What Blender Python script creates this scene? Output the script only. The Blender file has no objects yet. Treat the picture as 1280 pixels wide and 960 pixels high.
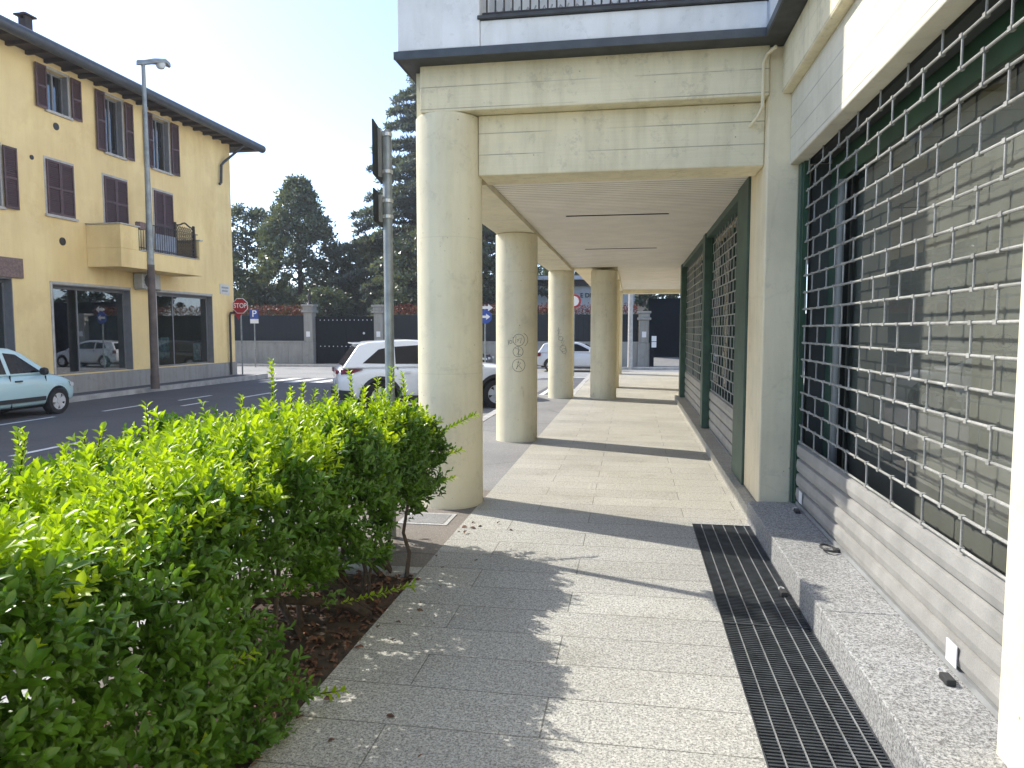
import bpy, bmesh, math, random
import numpy as np
from mathutils import Vector, Matrix
random.seed(7); rng = np.random.default_rng(11)
S = bpy.context.scene
COL = S.collection
R = math.radians

# ------------------------------------------------------------------ materials
def lin(c): return tuple(c) + (1.0,)
def new_mat(name):
    m = bpy.data.materials.new(name); m.use_nodes = True
    nt = m.node_tree; b = nt.nodes['Principled BSDF']
    return m, nt, b
def N(nt, t, **kw):
    n = nt.nodes.new(t)
    for k, v in kw.items():
        if k in n.inputs.keys(): n.inputs[k].default_value = v
        else: setattr(n, k, v)
    return n
def coords(nt, scale=(1, 1, 1), rot=(0, 0, 0)):
    tc = nt.nodes.new('ShaderNodeTexCoord'); mp = nt.nodes.new('ShaderNodeMapping')
    mp.inputs['Scale'].default_value = scale; mp.inputs['Rotation'].default_value = rot
    nt.links.new(tc.outputs['Object'], mp.inputs['Vector']); return mp.outputs['Vector']
def noise(nt, vec, scale, detail=4, rough=.55):
    n = N(nt, 'ShaderNodeTexNoise'); n.inputs['Scale'].default_value = scale
    n.inputs['Detail'].default_value = detail; n.inputs['Roughness'].default_value = rough
    nt.links.new(vec, n.inputs['Vector']); return n.outputs['Fac']
def ramp(nt, fac, stops):
    r = nt.nodes.new('ShaderNodeValToRGB'); e = r.color_ramp.elements
    while len(e) > 1: e.remove(e[-1])
    e[0].position = stops[0][0]; e[0].color = lin(stops[0][1])
    for p, c in stops[1:]:
        x = e.new(p); x.color = lin(c)
    nt.links.new(fac, r.inputs['Fac']); return r.outputs['Color']
def mix(nt, fac, a, b, mode='MIX'):
    m = nt.nodes.new('ShaderNodeMix'); m.data_type = 'RGBA'; m.blend_type = mode
    for sock, v in ((m.inputs[0], fac), (m.inputs[6], a), (m.inputs[7], b)):
        if hasattr(v, 'links') or isinstance(v, bpy.types.NodeSocket): nt.links.new(v, sock)
        else: sock.default_value = v if isinstance(v, (int, float)) else lin(v)
    return m.outputs[2]
def bump(nt, b, h, strength=.3, dist=.02):
    n = nt.nodes.new('ShaderNodeBump'); n.inputs['Strength'].default_value = strength
    n.inputs['Distance'].default_value = dist
    nt.links.new(h, n.inputs['Height']); nt.links.new(n.outputs['Normal'], b.inputs['Normal'])
def plain(name, c, rough=.5, metal=0., var=.12, vscale=6., spec=.5, fine=0.):
    m, nt, b = new_mat(name)
    v = coords(nt)
    f = noise(nt, v, vscale, 5)
    d = tuple(x * (1 - var) for x in c); l = tuple(min(1, x * (1 + var)) for x in c)
    col = ramp(nt, f, [(.3, d), (.7, l)])
    if fine:
        g = noise(nt, v, vscale * 25, 3)
        col = mix(nt, fine, col, ramp(nt, g, [(.35, (.25, .25, .25)), (.65, (.75, .75, .75))]), 'OVERLAY')
    nt.links.new(col, b.inputs['Base Color'])
    b.inputs['Roughness'].default_value = rough; b.inputs['Metallic'].default_value = metal
    b.inputs['Specular IOR Level'].default_value = spec
    return m
def concrete(name, c, board='none', stain=.35, boardsize=.19):
    m, nt, b = new_mat(name)
    v = coords(nt)
    f1 = noise(nt, v, 1.3, 6, .6); f2 = noise(nt, v, 9, 6, .65); f3 = noise(nt, coords(nt, (3, 3, .35)), 2.2, 5, .6)
    col = ramp(nt, f1, [(.25, tuple(x * .84 for x in c)), (.5, c), (.8, tuple(min(1, x * 1.07) for x in c))])
    dirt = ramp(nt, f3, [(.45, (1, 1, 1)), (.8, (.68, .66, .6))])
    col = mix(nt, stain, col, dirt, 'MULTIPLY')
    spots = ramp(nt, f2, [(.62, (1, 1, 1)), (.74, (.62, .6, .55))])
    col = mix(nt, stain * .8, col, spots, 'MULTIPLY')
    pt = noise(nt, v, 4.2, 12, .78); patch = ramp(nt, pt, [(.56, (1, 1, 1)), (.60, (.86, .86, .87)), (.72, (.80, .80, .80))])
    col = mix(nt, min(1, stain * 1.3), col, patch, 'MULTIPLY')
    vp = nt.nodes.new('ShaderNodeTexVoronoi'); vp.inputs['Scale'].default_value = 13; nt.links.new(v, vp.inputs['Vector'])
    pits = ramp(nt, vp.outputs['Distance'], [(.05, (.45, .43, .38)), (.10, (1, 1, 1))]); gate = ramp(nt, noise(nt, v, 5.5, 2), [(.55, (0, 0, 0)), (.62, (1, 1, 1))])
    col = mix(nt, gate, col, mix(nt, 1., col, pits, 'MULTIPLY'))
    crk = nt.nodes.new('ShaderNodeTexVoronoi'); crk.feature = 'DISTANCE_TO_EDGE'; crk.inputs['Scale'].default_value = .9
    nt.links.new(mix(nt, .25, v, noise(nt, v, 3, 5)), crk.inputs['Vector']); cl = ramp(nt, crk.outputs['Distance'], [(0, (.6, .57, .5)), (.006, (1, 1, 1))])
    col = mix(nt, .14, col, cl, 'MULTIPLY')
    h = f2
    if board == 'ring':
        sp = nt.nodes.new('ShaderNodeSeparateXYZ'); nt.links.new(v, sp.inputs[0])
        wv = N(nt, 'ShaderNodeMath', operation='DIVIDE'); wv.inputs[1].default_value = boardsize; nt.links.new(sp.outputs[2], wv.inputs[0])
        fr = N(nt, 'ShaderNodeMath', operation='FRACT'); nt.links.new(wv.outputs[0], fr.inputs[0])
        rc = ramp(nt, fr.outputs[0], [(0, (.80, .78, .74)), (.004, (.72, .70, .66)), (.009, (1, 1, 1)), (.995, (1, 1, 1))])
        col = mix(nt, .3, col, rc, 'MULTIPLY')
        scuff = noise(nt, coords(nt, (1, 1, .5)), 7, 10, .75); sl = ramp(nt, scuff, [(.60, (1, 1, 1)), (.68, (.80, .78, .74))]); col = mix(nt, .8, col, sl, 'MULTIPLY')
    elif board != 'none':
        sp = nt.nodes.new('ShaderNodeSeparateXYZ'); nt.links.new(v, sp.inputs[0])
        md = N(nt, 'ShaderNodeMath', operation='FRACT'); dv = N(nt, 'ShaderNodeMath', operation='DIVIDE')
        dv.inputs[1].default_value = boardsize; nt.links.new(sp.outputs[2], dv.inputs[0]); nt.links.new(dv.outputs[0], md.inputs[0])
        lt = N(nt, 'ShaderNodeMath', operation='LESS_THAN'); lt.inputs[1].default_value = .045; nt.links.new(md.outputs[0], lt.inputs[0])
        gp = noise(nt, v, 1.7, 3); gt = N(nt, 'ShaderNodeMath', operation='MULTIPLY'); nt.links.new(lt.outputs[0], gt.inputs[0])
        rr = ramp(nt, gp, [(.38, (0, 0, 0)), (.6, (1, 1, 1))]); nt.links.new(rr, gt.inputs[1])
        col = mix(nt, gt.outputs[0], col, tuple(x * .5 for x in c))
        grain = noise(nt, coords(nt, (.6, .6, 30)), 1.5, 4)
        col = mix(nt, .18, col, ramp(nt, grain, [(.3, (.72, .72, .7)), (.7, (1.0, 1.0, 1.0))]), 'MULTIPLY')
        ad = N(nt, 'ShaderNodeMath', operation='SUBTRACT'); nt.links.new(grain, ad.inputs[0]); nt.links.new(gt.outputs[0], ad.inputs[1]); h = ad.outputs[0]
    nt.links.new(col, b.inputs['Base Color']); b.inputs['Roughness'].default_value = .8
    bump(nt, b, h, .25, .01)
    return m
def granite(name, c, row=.33, width=1.02, joint=.5, off=0., speck=.55, warm=0.):
    m, nt, b = new_mat(name)
    v = coords(nt)
    mp = nt.nodes.new('ShaderNodeMapping'); nt.links.new(v, mp.inputs['Vector']); mp.inputs['Location'].default_value = (.35, off, 0)
    br = nt.nodes.new('ShaderNodeTexBrick'); nt.links.new(mp.outputs[0], br.inputs['Vector'])
    br.inputs['Scale'].default_value = 1; br.inputs['Brick Width'].default_value = width; br.inputs['Row Height'].default_value = row
    br.inputs['Mortar Size'].default_value = .004; br.inputs['Mortar Smooth'].default_value = .3; br.offset = .37; br.inputs['Bias'].default_value = 0
    br.inputs['Color1'].default_value = (.92, .92, .92, 1); br.inputs['Color2'].default_value = (1.05, 1.05, 1.04, 1); br.inputs['Mortar'].default_value = (joint, joint, joint * .95, 1)
    s1 = noise(nt, v, 88, 4, .85); s2 = noise(nt, v, 190, 2, .7)
    vo = nt.nodes.new('ShaderNodeTexVoronoi'); vo.inputs['Scale'].default_value = 60; nt.links.new(v, vo.inputs['Vector'])
    col = ramp(nt, s1, [(.40, tuple(x * (1 - speck) for x in c)), (.48, c), (.58, tuple(min(1, x * (1 + speck * .8)) for x in c))])
    s3 = noise(nt, v, 34, 5, .8); col = mix(nt, speck, col, ramp(nt, s3, [(.40, (.62, .62, .63)), (.5, (1, 1, 1)), (.6, (1.3, 1.3, 1.28))]), 'MULTIPLY')
    col = mix(nt, .35, col, ramp(nt, s2, [(.35, (.35, .35, .36)), (.6, (.9, .9, .88))]), 'OVERLAY')
    big = noise(nt, v, .9, 5, .6)
    col = mix(nt, .5, col, ramp(nt, big, [(.3, (.74, .73, .7)), (.7, (1.08, 1.08, 1.06))]), 'MULTIPLY')
    col = mix(nt, 1., col, br.outputs['Color'], 'MULTIPLY')
    gum = nt.nodes.new('ShaderNodeTexVoronoi'); gum.inputs['Scale'].default_value = 2.2; nt.links.new(v, gum.inputs['Vector'])
    gd = ramp(nt, gum.outputs['Distance'], [(.035, (.62, .61, .58)), (.05, (1, 1, 1))]); col = mix(nt, .6, col, gd, 'MULTIPLY')
    st2 = noise(nt, v, 1.9, 9, .72); col = mix(nt, .7, col, ramp(nt, st2, [(.40, (1, 1, 1)), (.56, (.97, .96, .94)), (.66, (.78, .77, .73))]), 'MULTIPLY')
    nt.links.new(col, b.inputs['Base Color'])
    rg = ramp(nt, big, [(.3, (.55,) * 3), (.7, (.75,) * 3)]); nt.links.new(rg, b.inputs['Roughness'])
    iv = N(nt, 'ShaderNodeMath', operation='SUBTRACT'); iv.inputs[0].default_value = 1; nt.links.new(br.outputs['Fac'], iv.inputs[1])
    bump(nt, b, iv.outputs[0], .5, .006)
    return m
def asphalt(name, c, crack=.5):
    m, nt, b = new_mat(name); v = coords(nt)
    f = noise(nt, v, 90, 3, .7); g = noise(nt, v, .5, 6, .65)
    col = ramp(nt, f, [(.3, tuple(x * .6 for x in c)), (.5, c), (.72, tuple(x * 1.5 for x in c))])
    col = mix(nt, .7, col, ramp(nt, g, [(.3, (.72, .72, .72)), (.7, (1.15, 1.14, 1.12))]), 'MULTIPLY')
    vo = nt.nodes.new('ShaderNodeTexVoronoi'); vo.feature = 'DISTANCE_TO_EDGE'; vo.inputs['Scale'].default_value = .35
    w = noise(nt, v, 2, 4); wv = mix(nt, .12, v, w)
    nt.links.new(wv, vo.inputs['Vector'])
    cr = ramp(nt, vo.outputs['Distance'], [(.0, (.45, .45, .45)), (.008, (1, 1, 1))])
    col = mix(nt, crack, col, cr, 'MULTIPLY')
    nt.links.new(col, b.inputs['Base Color']); b.inputs['Roughness'].default_value = .85
    bump(nt, b, f, .3, .006); return m
def leafmat(name, c, c2, transl=.4, rough=.4, scale=3., spec=.5):
    m, nt, b = new_mat(name); v = coords(nt)
    f = noise(nt, v, scale, 3); g = noise(nt, v, scale * 9, 2)
    col = ramp(nt, f, [(.3, c), (.7, c2)])
    col = mix(nt, .5, col, ramp(nt, g, [(.3, (.6, .65, .55)), (.7, (1.2, 1.15, 1.1))]), 'MULTIPLY')
    nt.links.new(col, b.inputs['Base Color']); b.inputs['Roughness'].default_value = rough
    b.inputs['Specular IOR Level'].default_value = spec
    t = nt.nodes.new('ShaderNodeBsdfTranslucent')
    tc = mix(nt, 1., col, (1.5, 1.45, .5), 'MULTIPLY'); nt.links.new(tc, t.inputs['Color'])
    ms = nt.nodes.new('ShaderNodeMixShader'); ms.inputs[0].default_value = transl
    nt.links.new(b.outputs[0], ms.inputs[1]); nt.links.new(t.outputs[0], ms.inputs[2])
    nt.links.new(ms.outputs[0], nt.nodes['Material Output'].inputs['Surface']); return m
def glassmat(name, tint=(.55, .6, .6), refl=.12):
    m, nt, b = new_mat(name)
    nt.nodes.remove(b)
    t = nt.nodes.new('ShaderNodeBsdfTransparent'); t.inputs['Color'].default_value = lin(tint)
    g = nt.nodes.new('ShaderNodeBsdfGlossy'); g.inputs['Roughness'].default_value = .01
    fr = nt.nodes.new('ShaderNodeFresnel'); fr.inputs['IOR'].default_value = 1.52
    ad = N(nt, 'ShaderNodeMath', operation='ADD'); ad.inputs[1].default_value = refl; nt.links.new(fr.outputs[0], ad.inputs[0])
    v = coords(nt); nz = noise(nt, v, .7, 2); bp = nt.nodes.new('ShaderNodeBump'); bp.inputs['Strength'].default_value = .02; bp.inputs['Distance'].default_value = .05
    nt.links.new(nz, bp.inputs['Height']); nt.links.new(bp.outputs[0], g.inputs['Normal'])
    ms = nt.nodes.new('ShaderNodeMixShader'); ge = nt.nodes.new('ShaderNodeNewGeometry'); iv = N(nt, 'ShaderNodeMath', operation='SUBTRACT'); iv.inputs[0].default_value = 1; nt.links.new(ge.outputs['Backfacing'], iv.inputs[1])
    mu = N(nt, 'ShaderNodeMath', operation='MULTIPLY'); nt.links.new(ad.outputs[0], mu.inputs[0]); nt.links.new(iv.outputs[0], mu.inputs[1])
    nt.links.new(mu.outputs[0], ms.inputs[0]); nt.links.new(t.outputs[0], ms.inputs[1]); nt.links.new(g.outputs[0], ms.inputs[2])
    nt.links.new(ms.outputs[0], nt.nodes['Material Output'].inputs['Surface']); return m
def slatmat(name, c, axis=2, pitch=.05, rough=.5):
    m, nt, b = new_mat(name); v = coords(nt)
    sp = nt.nodes.new('ShaderNodeSeparateXYZ'); nt.links.new(v, sp.inputs[0])
    dv = N(nt, 'ShaderNodeMath', operation='DIVIDE'); dv.inputs[1].default_value = pitch; nt.links.new(sp.outputs[axis], dv.inputs[0])
    fr = N(nt, 'ShaderNodeMath', operation='FRACT'); nt.links.new(dv.outputs[0], fr.inputs[0])
    col = ramp(nt, fr.outputs[0], [(0, tuple(x * .35 for x in c)), (.1, tuple(x * .5 for x in c)), (.14, c), (.95, c)])
    f = noise(nt, v, 2.5, 5)
    col = mix(nt, .5, col, ramp(nt, f, [(.3, (.8, .8, .8)), (.7, (1.1, 1.1, 1.1))]), 'MULTIPLY')
    nt.links.new(col, b.inputs['Base Color']); b.inputs['Roughness'].default_value = rough
    bump(nt, b, fr.outputs[0], .6, .02); return m
def louvre(name, c, pitch=.055):
    return slatmat(name, c, 2, pitch, .55)
def plaster(name, c):
    m, nt, b = new_mat(name); v = coords(nt)
    f = noise(nt, v, .6, 6, .6); g = noise(nt, coords(nt, (1.5, 1.5, .25)), 1.2, 5, .6); k = noise(nt, v, 60, 3)
    col = ramp(nt, f, [(.3, tuple(x * .88 for x in c)), (.7, tuple(min(1, x * 1.06) for x in c))])
    col = mix(nt, .7, col, ramp(nt, g, [(.42, (1, 1, 1)), (.68, (.86, .81, .72))]), 'MULTIPLY')
    pp = noise(nt, v, .45, 8, .7); col = mix(nt, .6, col, ramp(nt, pp, [(.52, (1, 1, 1)), (.56, (.93, .90, .86)), (.7, (.86, .84, .80))]), 'MULTIPLY')
    nt.links.new(col, b.inputs['Base Color']); b.inputs['Roughness'].default_value = .85
    bump(nt, b, k, .12, .01); return m

M = {}
M['cream'] = concrete('cream_concrete', (.81, .735, .52), 'ring', .42, 1.24)
M['board'] = concrete('board_concrete', (.85, .76, .53), 'z', .68)
M['boardgrey'] = concrete('board_concrete_pale', (.74, .69, .55), 'z', .4, .17)
M['pier'] = concrete('grey_concrete', (.88, .76, .52), 'none', .42)
M['white_wall'] = concrete('white_render', (.82, .825, .815), 'none', .45)
M['dark_edge'] = plain('dark_drip_edge', (.05, .053, .055), .6, var=.4)
M['pave'] = granite('granite_slabs', (.335, .328, .303), .33, 1.75, .46, .19, .62)
M['pave_in'] = granite('arcade_paving', (.355, .34, .298), .33, 1.3, .52, .19, .42)
M['step'] = granite('granite_step', (.275, .275, .272), 40, 1.9, .4, 0, .65)
M['asph_strip'] = asphalt('old_asphalt', (.20, .175, .15), .7)
M['asph'] = asphalt('road_asphalt', (.10, .10, .105), .5)
M['asph_l'] = asphalt('light_asphalt', (.24, .235, .225), .4)
M['asph_pale'] = asphalt('pale_asphalt', (.30, .295, .28), .4)
M['kerb'] = plain('kerb_stone', (.40, .39, .37), .8, var=.25, vscale=4, fine=.5)
M['paint'] = plain('road_paint', (.72, .72, .70), .7, var=.18, vscale=8, fine=.4)
M['soil'] = plain('bed_soil', (.07, .048, .034), .95, var=.5, vscale=12, fine=.6)
M['terrain'] = plain('ground_dirt', (.16, .15, .12), .95, var=.3, vscale=.3)
M['slat'] = slatmat('ceiling_slats', (.90, .84, .73), 1, .1, .5)
M['black'] = plain('black_void', (.012, .012, .012), .7)
M['galv'] = plain('galvanised_steel', (.36, .35, .325), .48, .2, var=.16, vscale=5, fine=.15)
M['lath'] = slatmat('shutter_laths', (.50, .49, .46), 2, .128, .42)
M['tube'] = plain('shutter_tube', (.32, .315, .285), .55, .1, var=.35, vscale=6, fine=.35)
M['tube_far'] = plain('shutter_tube_shaded', (.36, .37, .34), .45, .25, var=.18, vscale=20)
M['green'] = plain('green_paint', (.045, .090, .060), .5, var=.3, vscale=5, fine=.2)
M['dkgreen'] = plain('dark_green_paint', (.018, .062, .028), .4, var=.3)
M['glass'] = glassmat('shop_glass', (.90, .91, .90), .03)
M['blind'] = plain('grey_blind', (.20, .20, .175), .8, var=.15, vscale=3)
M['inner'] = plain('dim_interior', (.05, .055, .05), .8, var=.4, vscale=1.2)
M['dkblind'] = plain('dark_blind', (.022, .024, .022), .8)
M['alu'] = plain('pale_aluminium', (.45, .46, .45), .35, .5)
M['grate'] = plain('grate_steel', (.075, .082, .088), .45, .5, var=.4, vscale=10)
M['rod'] = plain('grate_rod', (.36, .37, .36), .4, .5, var=.3, vscale=9)
M['yellow'] = plaster('yellow_plaster', (.98, .74, .36))
M['plinth'] = concrete('grey_marble', (.33, .32, .30), 'none', .8)
M['greytrim'] = plain('grey_reveal', (.21, .21, .215), .6, var=.1)
M['palestone'] = plain('pale_stone', (.50, .47, .42), .8, var=.15, fine=.3)
M['lintel'] = plain('pink_granite', (.22, .15, .13), .8, var=.3, vscale=20, fine=.7)
M['shut'] = louvre('brown_louvre', (.10, .057, .056), .06)
M['shutframe'] = plain('brown_wood', (.105, .056, .053), .5, var=.3, vscale=10)
M['gutter'] = plain('slate_gutter', (.075, .083, .09), .45, .3, var=.2)
M['eave'] = plain('eave_boards', (.05, .036, .03), .7, var=.3, vscale=6)
M['tile'] = slatmat('roof_tiles', (.20, .10, .07), 1, .22, .8)
M['dkglass'] = glassmat('window_glass', (.62, .68, .69), .20)
M['curtain'] = plain('curtain', (.35, .35, .36), .9, var=.3, vscale=5)
M['showroom'] = plain('showroom', (.26, .30, .30), .8, var=.5, vscale=.8)
M['poster'] = plain('poster_print', (.32, .42, .38), .5, var=.7, vscale=7)
M['iron'] = plain('dark_iron', (.05, .045, .043), .5, .3)
M['lattice'] = plain('lattice_wood', (.04, .028, .024), .7)
M['bluepanel'] = plain('blue_grey_panel', (.28, .31, .36), .5)
M['ac'] = plain('ac_white', (.45, .45, .43), .5)
M['lamp_pole'] = plain('lamp_pole_grey', (.30, .32, .31), .5, .3, var=.2)
M['lamp_rust'] = plain('lamp_pole_brown', (.13, .10, .085), .65, .1, var=.3, vscale=4)
M['lampglass'] = plain('lamp_diffuser', (.65, .66, .62), .2)
M['signgrey'] = plain('sign_back', (.028, .034, .034), .7, 0, var=.2, spec=.2)
M['pole'] = plain('galv_pole', (.27, .29, .28), .45, .35, var=.25, vscale=9)
M['steel'] = plain('clamp_steel', (.65, .65, .63), .35, .6)
M['red'] = plain('sign_red', (.36, .012, .025), .4, var=.08)
M['white'] = plain('sign_white', (.80, .80, .80), .4, var=.05)
M['blue'] = plain('sign_blue', (.012, .06, .32), .4, var=.08)
M['stone'] = concrete('wall_stone', (.33, .325, .30), 'none', .8)
M['metalfence'] = slatmat('dark_fence_sheet', (.011, .017, .023), 0, .25, .8)
M['gate'] = plain('gate_black', (.009, .013, .018), .75, var=.2, spec=.12)
M['villa'] = plaster('villa_white', (.80, .81, .80))
M['peach'] = plaster('peach_plaster', (.66, .50, .36))
M['ink'] = plain('marker_ink', (.03, .03, .03), .6)
M['tagink'] = plain('faded_marker', (.08, .078, .07), .7, var=.5, vscale=30)
M['plate'] = plain('marble_plate', (.66, .64, .60), .5, var=.1)
M['faded'] = plain('faded_letter', (.36, .35, .34), .6)
M['bark'] = plain('hedge_bark', (.065, .048, .036), .9, var=.4, vscale=30, fine=.5)
M['trunk'] = plain('tree_bark', (.09, .075, .06), .9, var=.4, vscale=5, fine=.5)
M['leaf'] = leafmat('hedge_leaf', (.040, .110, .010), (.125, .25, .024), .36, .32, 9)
M['leafnew_sun'] = leafmat('hedge_new_leaf_sun_tint', (.21, .37, .014), (.44, .56, .028), .5, .38, 5)  # young leaf colour, with sunlight shining through the leaves put into it
M['litter'] = plain('dead_leaf', (.15, .075, .045), .8, var=.7, vscale=35)
M['magnolia'] = leafmat('magnolia_leaf', (.075, .105, .066), (.19, .215, .135), .24, .32, .6, .7)
M['cedar'] = leafmat('cedar_needles', (.075, .10, .095), (.15, .18, .165), .28, .6, .5)
M['evergreen'] = leafmat('evergreen_leaf', (.052, .078, .055), (.125, .155, .098), .24, .5, .5)
M['redleaf'] = leafmat('red_tip_leaf', (.12, .03, .018), (.22, .055, .03), .2, .45, 2.)
M['tyre'] = plain('tyre_rubber', (.018, .018, .018), .8)
M['rim'] = plain('alloy_rim', (.60, .60, .60), .4, .1)
M['cladding'] = plain('black_plastic', (.025, .026, .028), .6)
M['carglass'] = glassmat('car_glass', (.10, .11, .12), .10)
M['carinner'] = plain('car_inside', (.03, .03, .03), .8)
M['tail'] = plain('tail_lamp', (.16, .008, .015), .15)
M['head'] = plain('head_lamp', (.62, .64, .66), .1)
def carpaint(name, c):
    m, nt, b = new_mat(name); b.inputs['Base Color'].default_value = lin(c); b.inputs['Roughness'].default_value = .35
    b.inputs['Coat Weight'].default_value = .8; b.inputs['Coat Roughness'].default_value = .04; return m
M['p_white'] = carpaint('paint_white', (.82, .83, .83)); M['p_aqua'] = carpaint('paint_pale_aqua', (.48, .68, .70))
M['p_silver'] = carpaint('paint_offwhite', (.62, .63, .64)); M['p_black'] = carpaint('paint_black', (.012, .012, .014))

# ------------------------------------------------------------------ mesh helpers
class MB:
    def __init__(s): s.v = []; s.f = []
    def add(s, vs, fs):
        o = len(s.v); s.v += [tuple(p) for p in vs]; s.f += [tuple(i + o for i in f) for f in fs]; return s
    def box(s, x0, x1, y0, y1, z0, z1):
        if x0 > x1: x0, x1 = x1, x0
        if y0 > y1: y0, y1 = y1, y0
        if z0 > z1: z0, z1 = z1, z0
        return s.add([(x0, y0, z0), (x1, y0, z0), (x1, y1, z0), (x0, y1, z0), (x0, y0, z1), (x1, y0, z1), (x1, y1, z1), (x0, y1, z1)],
              [(0, 3, 2, 1), (4, 5, 6, 7), (0, 1, 5, 4), (1, 2, 6, 5), (2, 3, 7, 6), (3, 0, 4, 7)])
    def quad(s, a, b, c, d): return s.add([a, b, c, d], [(0, 1, 2, 3)])
    def tube(s, p0, p1, r0, r1=None, seg=8, cap=True):
        return s.path([p0, p1], [r0, r0 if r1 is None else r1], seg, cap)
    def path(s, pts, rad, seg=8, cap=True):
        pts = [Vector(p) for p in pts]; n = len(pts)
        if not isinstance(rad, (list, tuple)): rad = [rad] * n
        vs = []; fs = []; u = None
        for i, p in enumerate(pts):
            d = (pts[min(i + 1, n - 1)] - pts[max(i - 1, 0)]).normalized()
            if u is None:
                u = d.cross(Vector((0, 0, 1)) if abs(d.z) < .9 else Vector((1, 0, 0))).normalized()
            else:
                u = (u - d * u.dot(d)).normalized()
            w = d.cross(u)
            for k in range(seg):
                a = 2 * math.pi * k / seg; vs.append(p + (u * math.cos(a) + w * math.sin(a)) * rad[i])
        for i in range(n - 1):
            for k in range(seg):
                k2 = (k + 1) % seg
                fs.append((i * seg + k, i * seg + k2, (i + 1) * seg + k2, (i + 1) * seg + k))
        if cap: fs += [tuple(range(seg))[::-1], tuple(range((n - 1) * seg, n * seg))]
        return s.add(vs, fs)
    def lathe(s, prof, c=(0, 0, 0), seg=24, axis='z', cap=True):
        vs = []; fs = []; n = len(prof)
        for r, h in prof:
            for k in range(seg):
                a = 2 * math.pi * k / seg; x, y = r * math.cos(a), r * math.sin(a)
                p = (x, y, h) if axis == 'z' else ((x, h, y) if axis == 'y' else (h, x, y))
                vs.append((p[0] + c[0], p[1] + c[1], p[2] + c[2]))
        for i in range(n - 1):
            for k in range(seg):
                k2 = (k + 1) % seg; fs.append((i * seg + k, i * seg + k2, (i + 1) * seg + k2, (i + 1) * seg + k))
        if cap and prof[0][0] > 1e-4: fs.append(tuple(range(seg))[::-1])
        if cap and prof[-1][0] > 1e-4: fs.append(tuple(range((n - 1) * seg, n * seg)))
        return s.add(vs, fs)
    def prism(s, poly, axis, a, b):
        # poly in the plane of the two other axes (in order), extruded along axis from a to b
        def P(q, h):
            return {'x': (h, q[0], q[1]), 'y': (q[0], h, q[1]), 'z': (q[0], q[1], h)}[axis]
        n = len(poly); vs = [P(q, a) for q in poly] + [P(q, b) for q in poly]
        fs = [tuple(range(n))[::-1], tuple(range(n, 2 * n))] + [(i, (i + 1) % n, n + (i + 1) % n, n + i) for i in range(n)]
        return s.add(vs, fs)
    def build(s, name, mat, parent=None, smooth=False, bevel=0, local=False, seg=2, fix=True):
        me = bpy.data.meshes.new(name)
        off = Vector((0, 0, 0))
        if parent is not None and not local:
            q = parent
            while q is not None: off += q.location; q = q.parent
        vs = [(p[0] - off.x, p[1] - off.y, p[2] - off.z) for p in s.v]
        me.from_pydata(vs, [], s.f)
        if fix:
            bm = bmesh.new(); bm.from_mesh(me); bmesh.ops.recalc_face_normals(bm, faces=bm.faces); bm.to_mesh(me); bm.free()
        me.materials.append(M[mat] if isinstance(mat, str) else mat)
        o = bpy.data.objects.new(name, me); COL.objects.link(o)
        if parent is not None: o.parent = parent
        if smooth:
            me.shade_smooth()
            try: me.set_sharp_from_angle(angle=R(35))
            except Exception: pass
        if bevel:
            b = o.modifiers.new('bevel', 'BEVEL'); b.width = bevel; b.segments = seg; b.limit_method = 'ANGLE'; b.angle_limit = R(40)
        return o
def tag(o, label, cat, group=None, kind=None):
    if label: o['label'] = label
    if cat: o['category'] = cat
    if group: o['group'] = group
    if kind: o['kind'] = kind
    return o
def thing(name, label, cat, loc=(0, 0, 0), rz=0, group=None):
    o = bpy.data.objects.new(name, None); o.empty_display_size = .2; COL.objects.link(o); o.location = loc; o.rotation_euler = (0, 0, rz)
    return tag(o, label, cat, group)
def struct(name, mb, mat, label=None, cat=None):
    o = mb.build(name, mat); o['kind'] = 'structure'
    tag(o, label, cat); return o
def baked(o):
    dg = bpy.context.evaluated_depsgraph_get(); dg.update()
    me = bpy.data.meshes.new_from_object(o.evaluated_get(dg), depsgraph=dg)
    o.modifiers.clear(); o.data = me; return o
def text_mesh(name, body, size, mat, parent, loc, rot, ext=.004, align='CENTER', local=False, squeeze=1.):
    cu = bpy.data.curves.new(name, 'FONT'); cu.body = body; cu.size = size; cu.extrude = ext; cu.align_x = align; cu.align_y = 'CENTER'; cu.offset = size * .012
    t = bpy.data.objects.new(name, cu); COL.objects.link(t)
    dg = bpy.context.evaluated_depsgraph_get(); dg.update()
    me = bpy.data.meshes.new_from_object(t.evaluated_get(dg), depsgraph=dg)
    bpy.data.objects.remove(t); bpy.data.curves.remove(cu)
    me.name = name
    if not local and parent is not None: loc = Vector(loc) - parent.location
    me.transform(Matrix.Translation(loc) @ rot.to_matrix().to_4x4() @ Matrix.Diagonal((squeeze, 1, 1, 1)))
    me.materials.clear(); me.materials.append(M[mat])
    o = bpy.data.objects.new(name, me); COL.objects.link(o); o.parent = parent; return o
from mathutils import Euler
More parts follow.
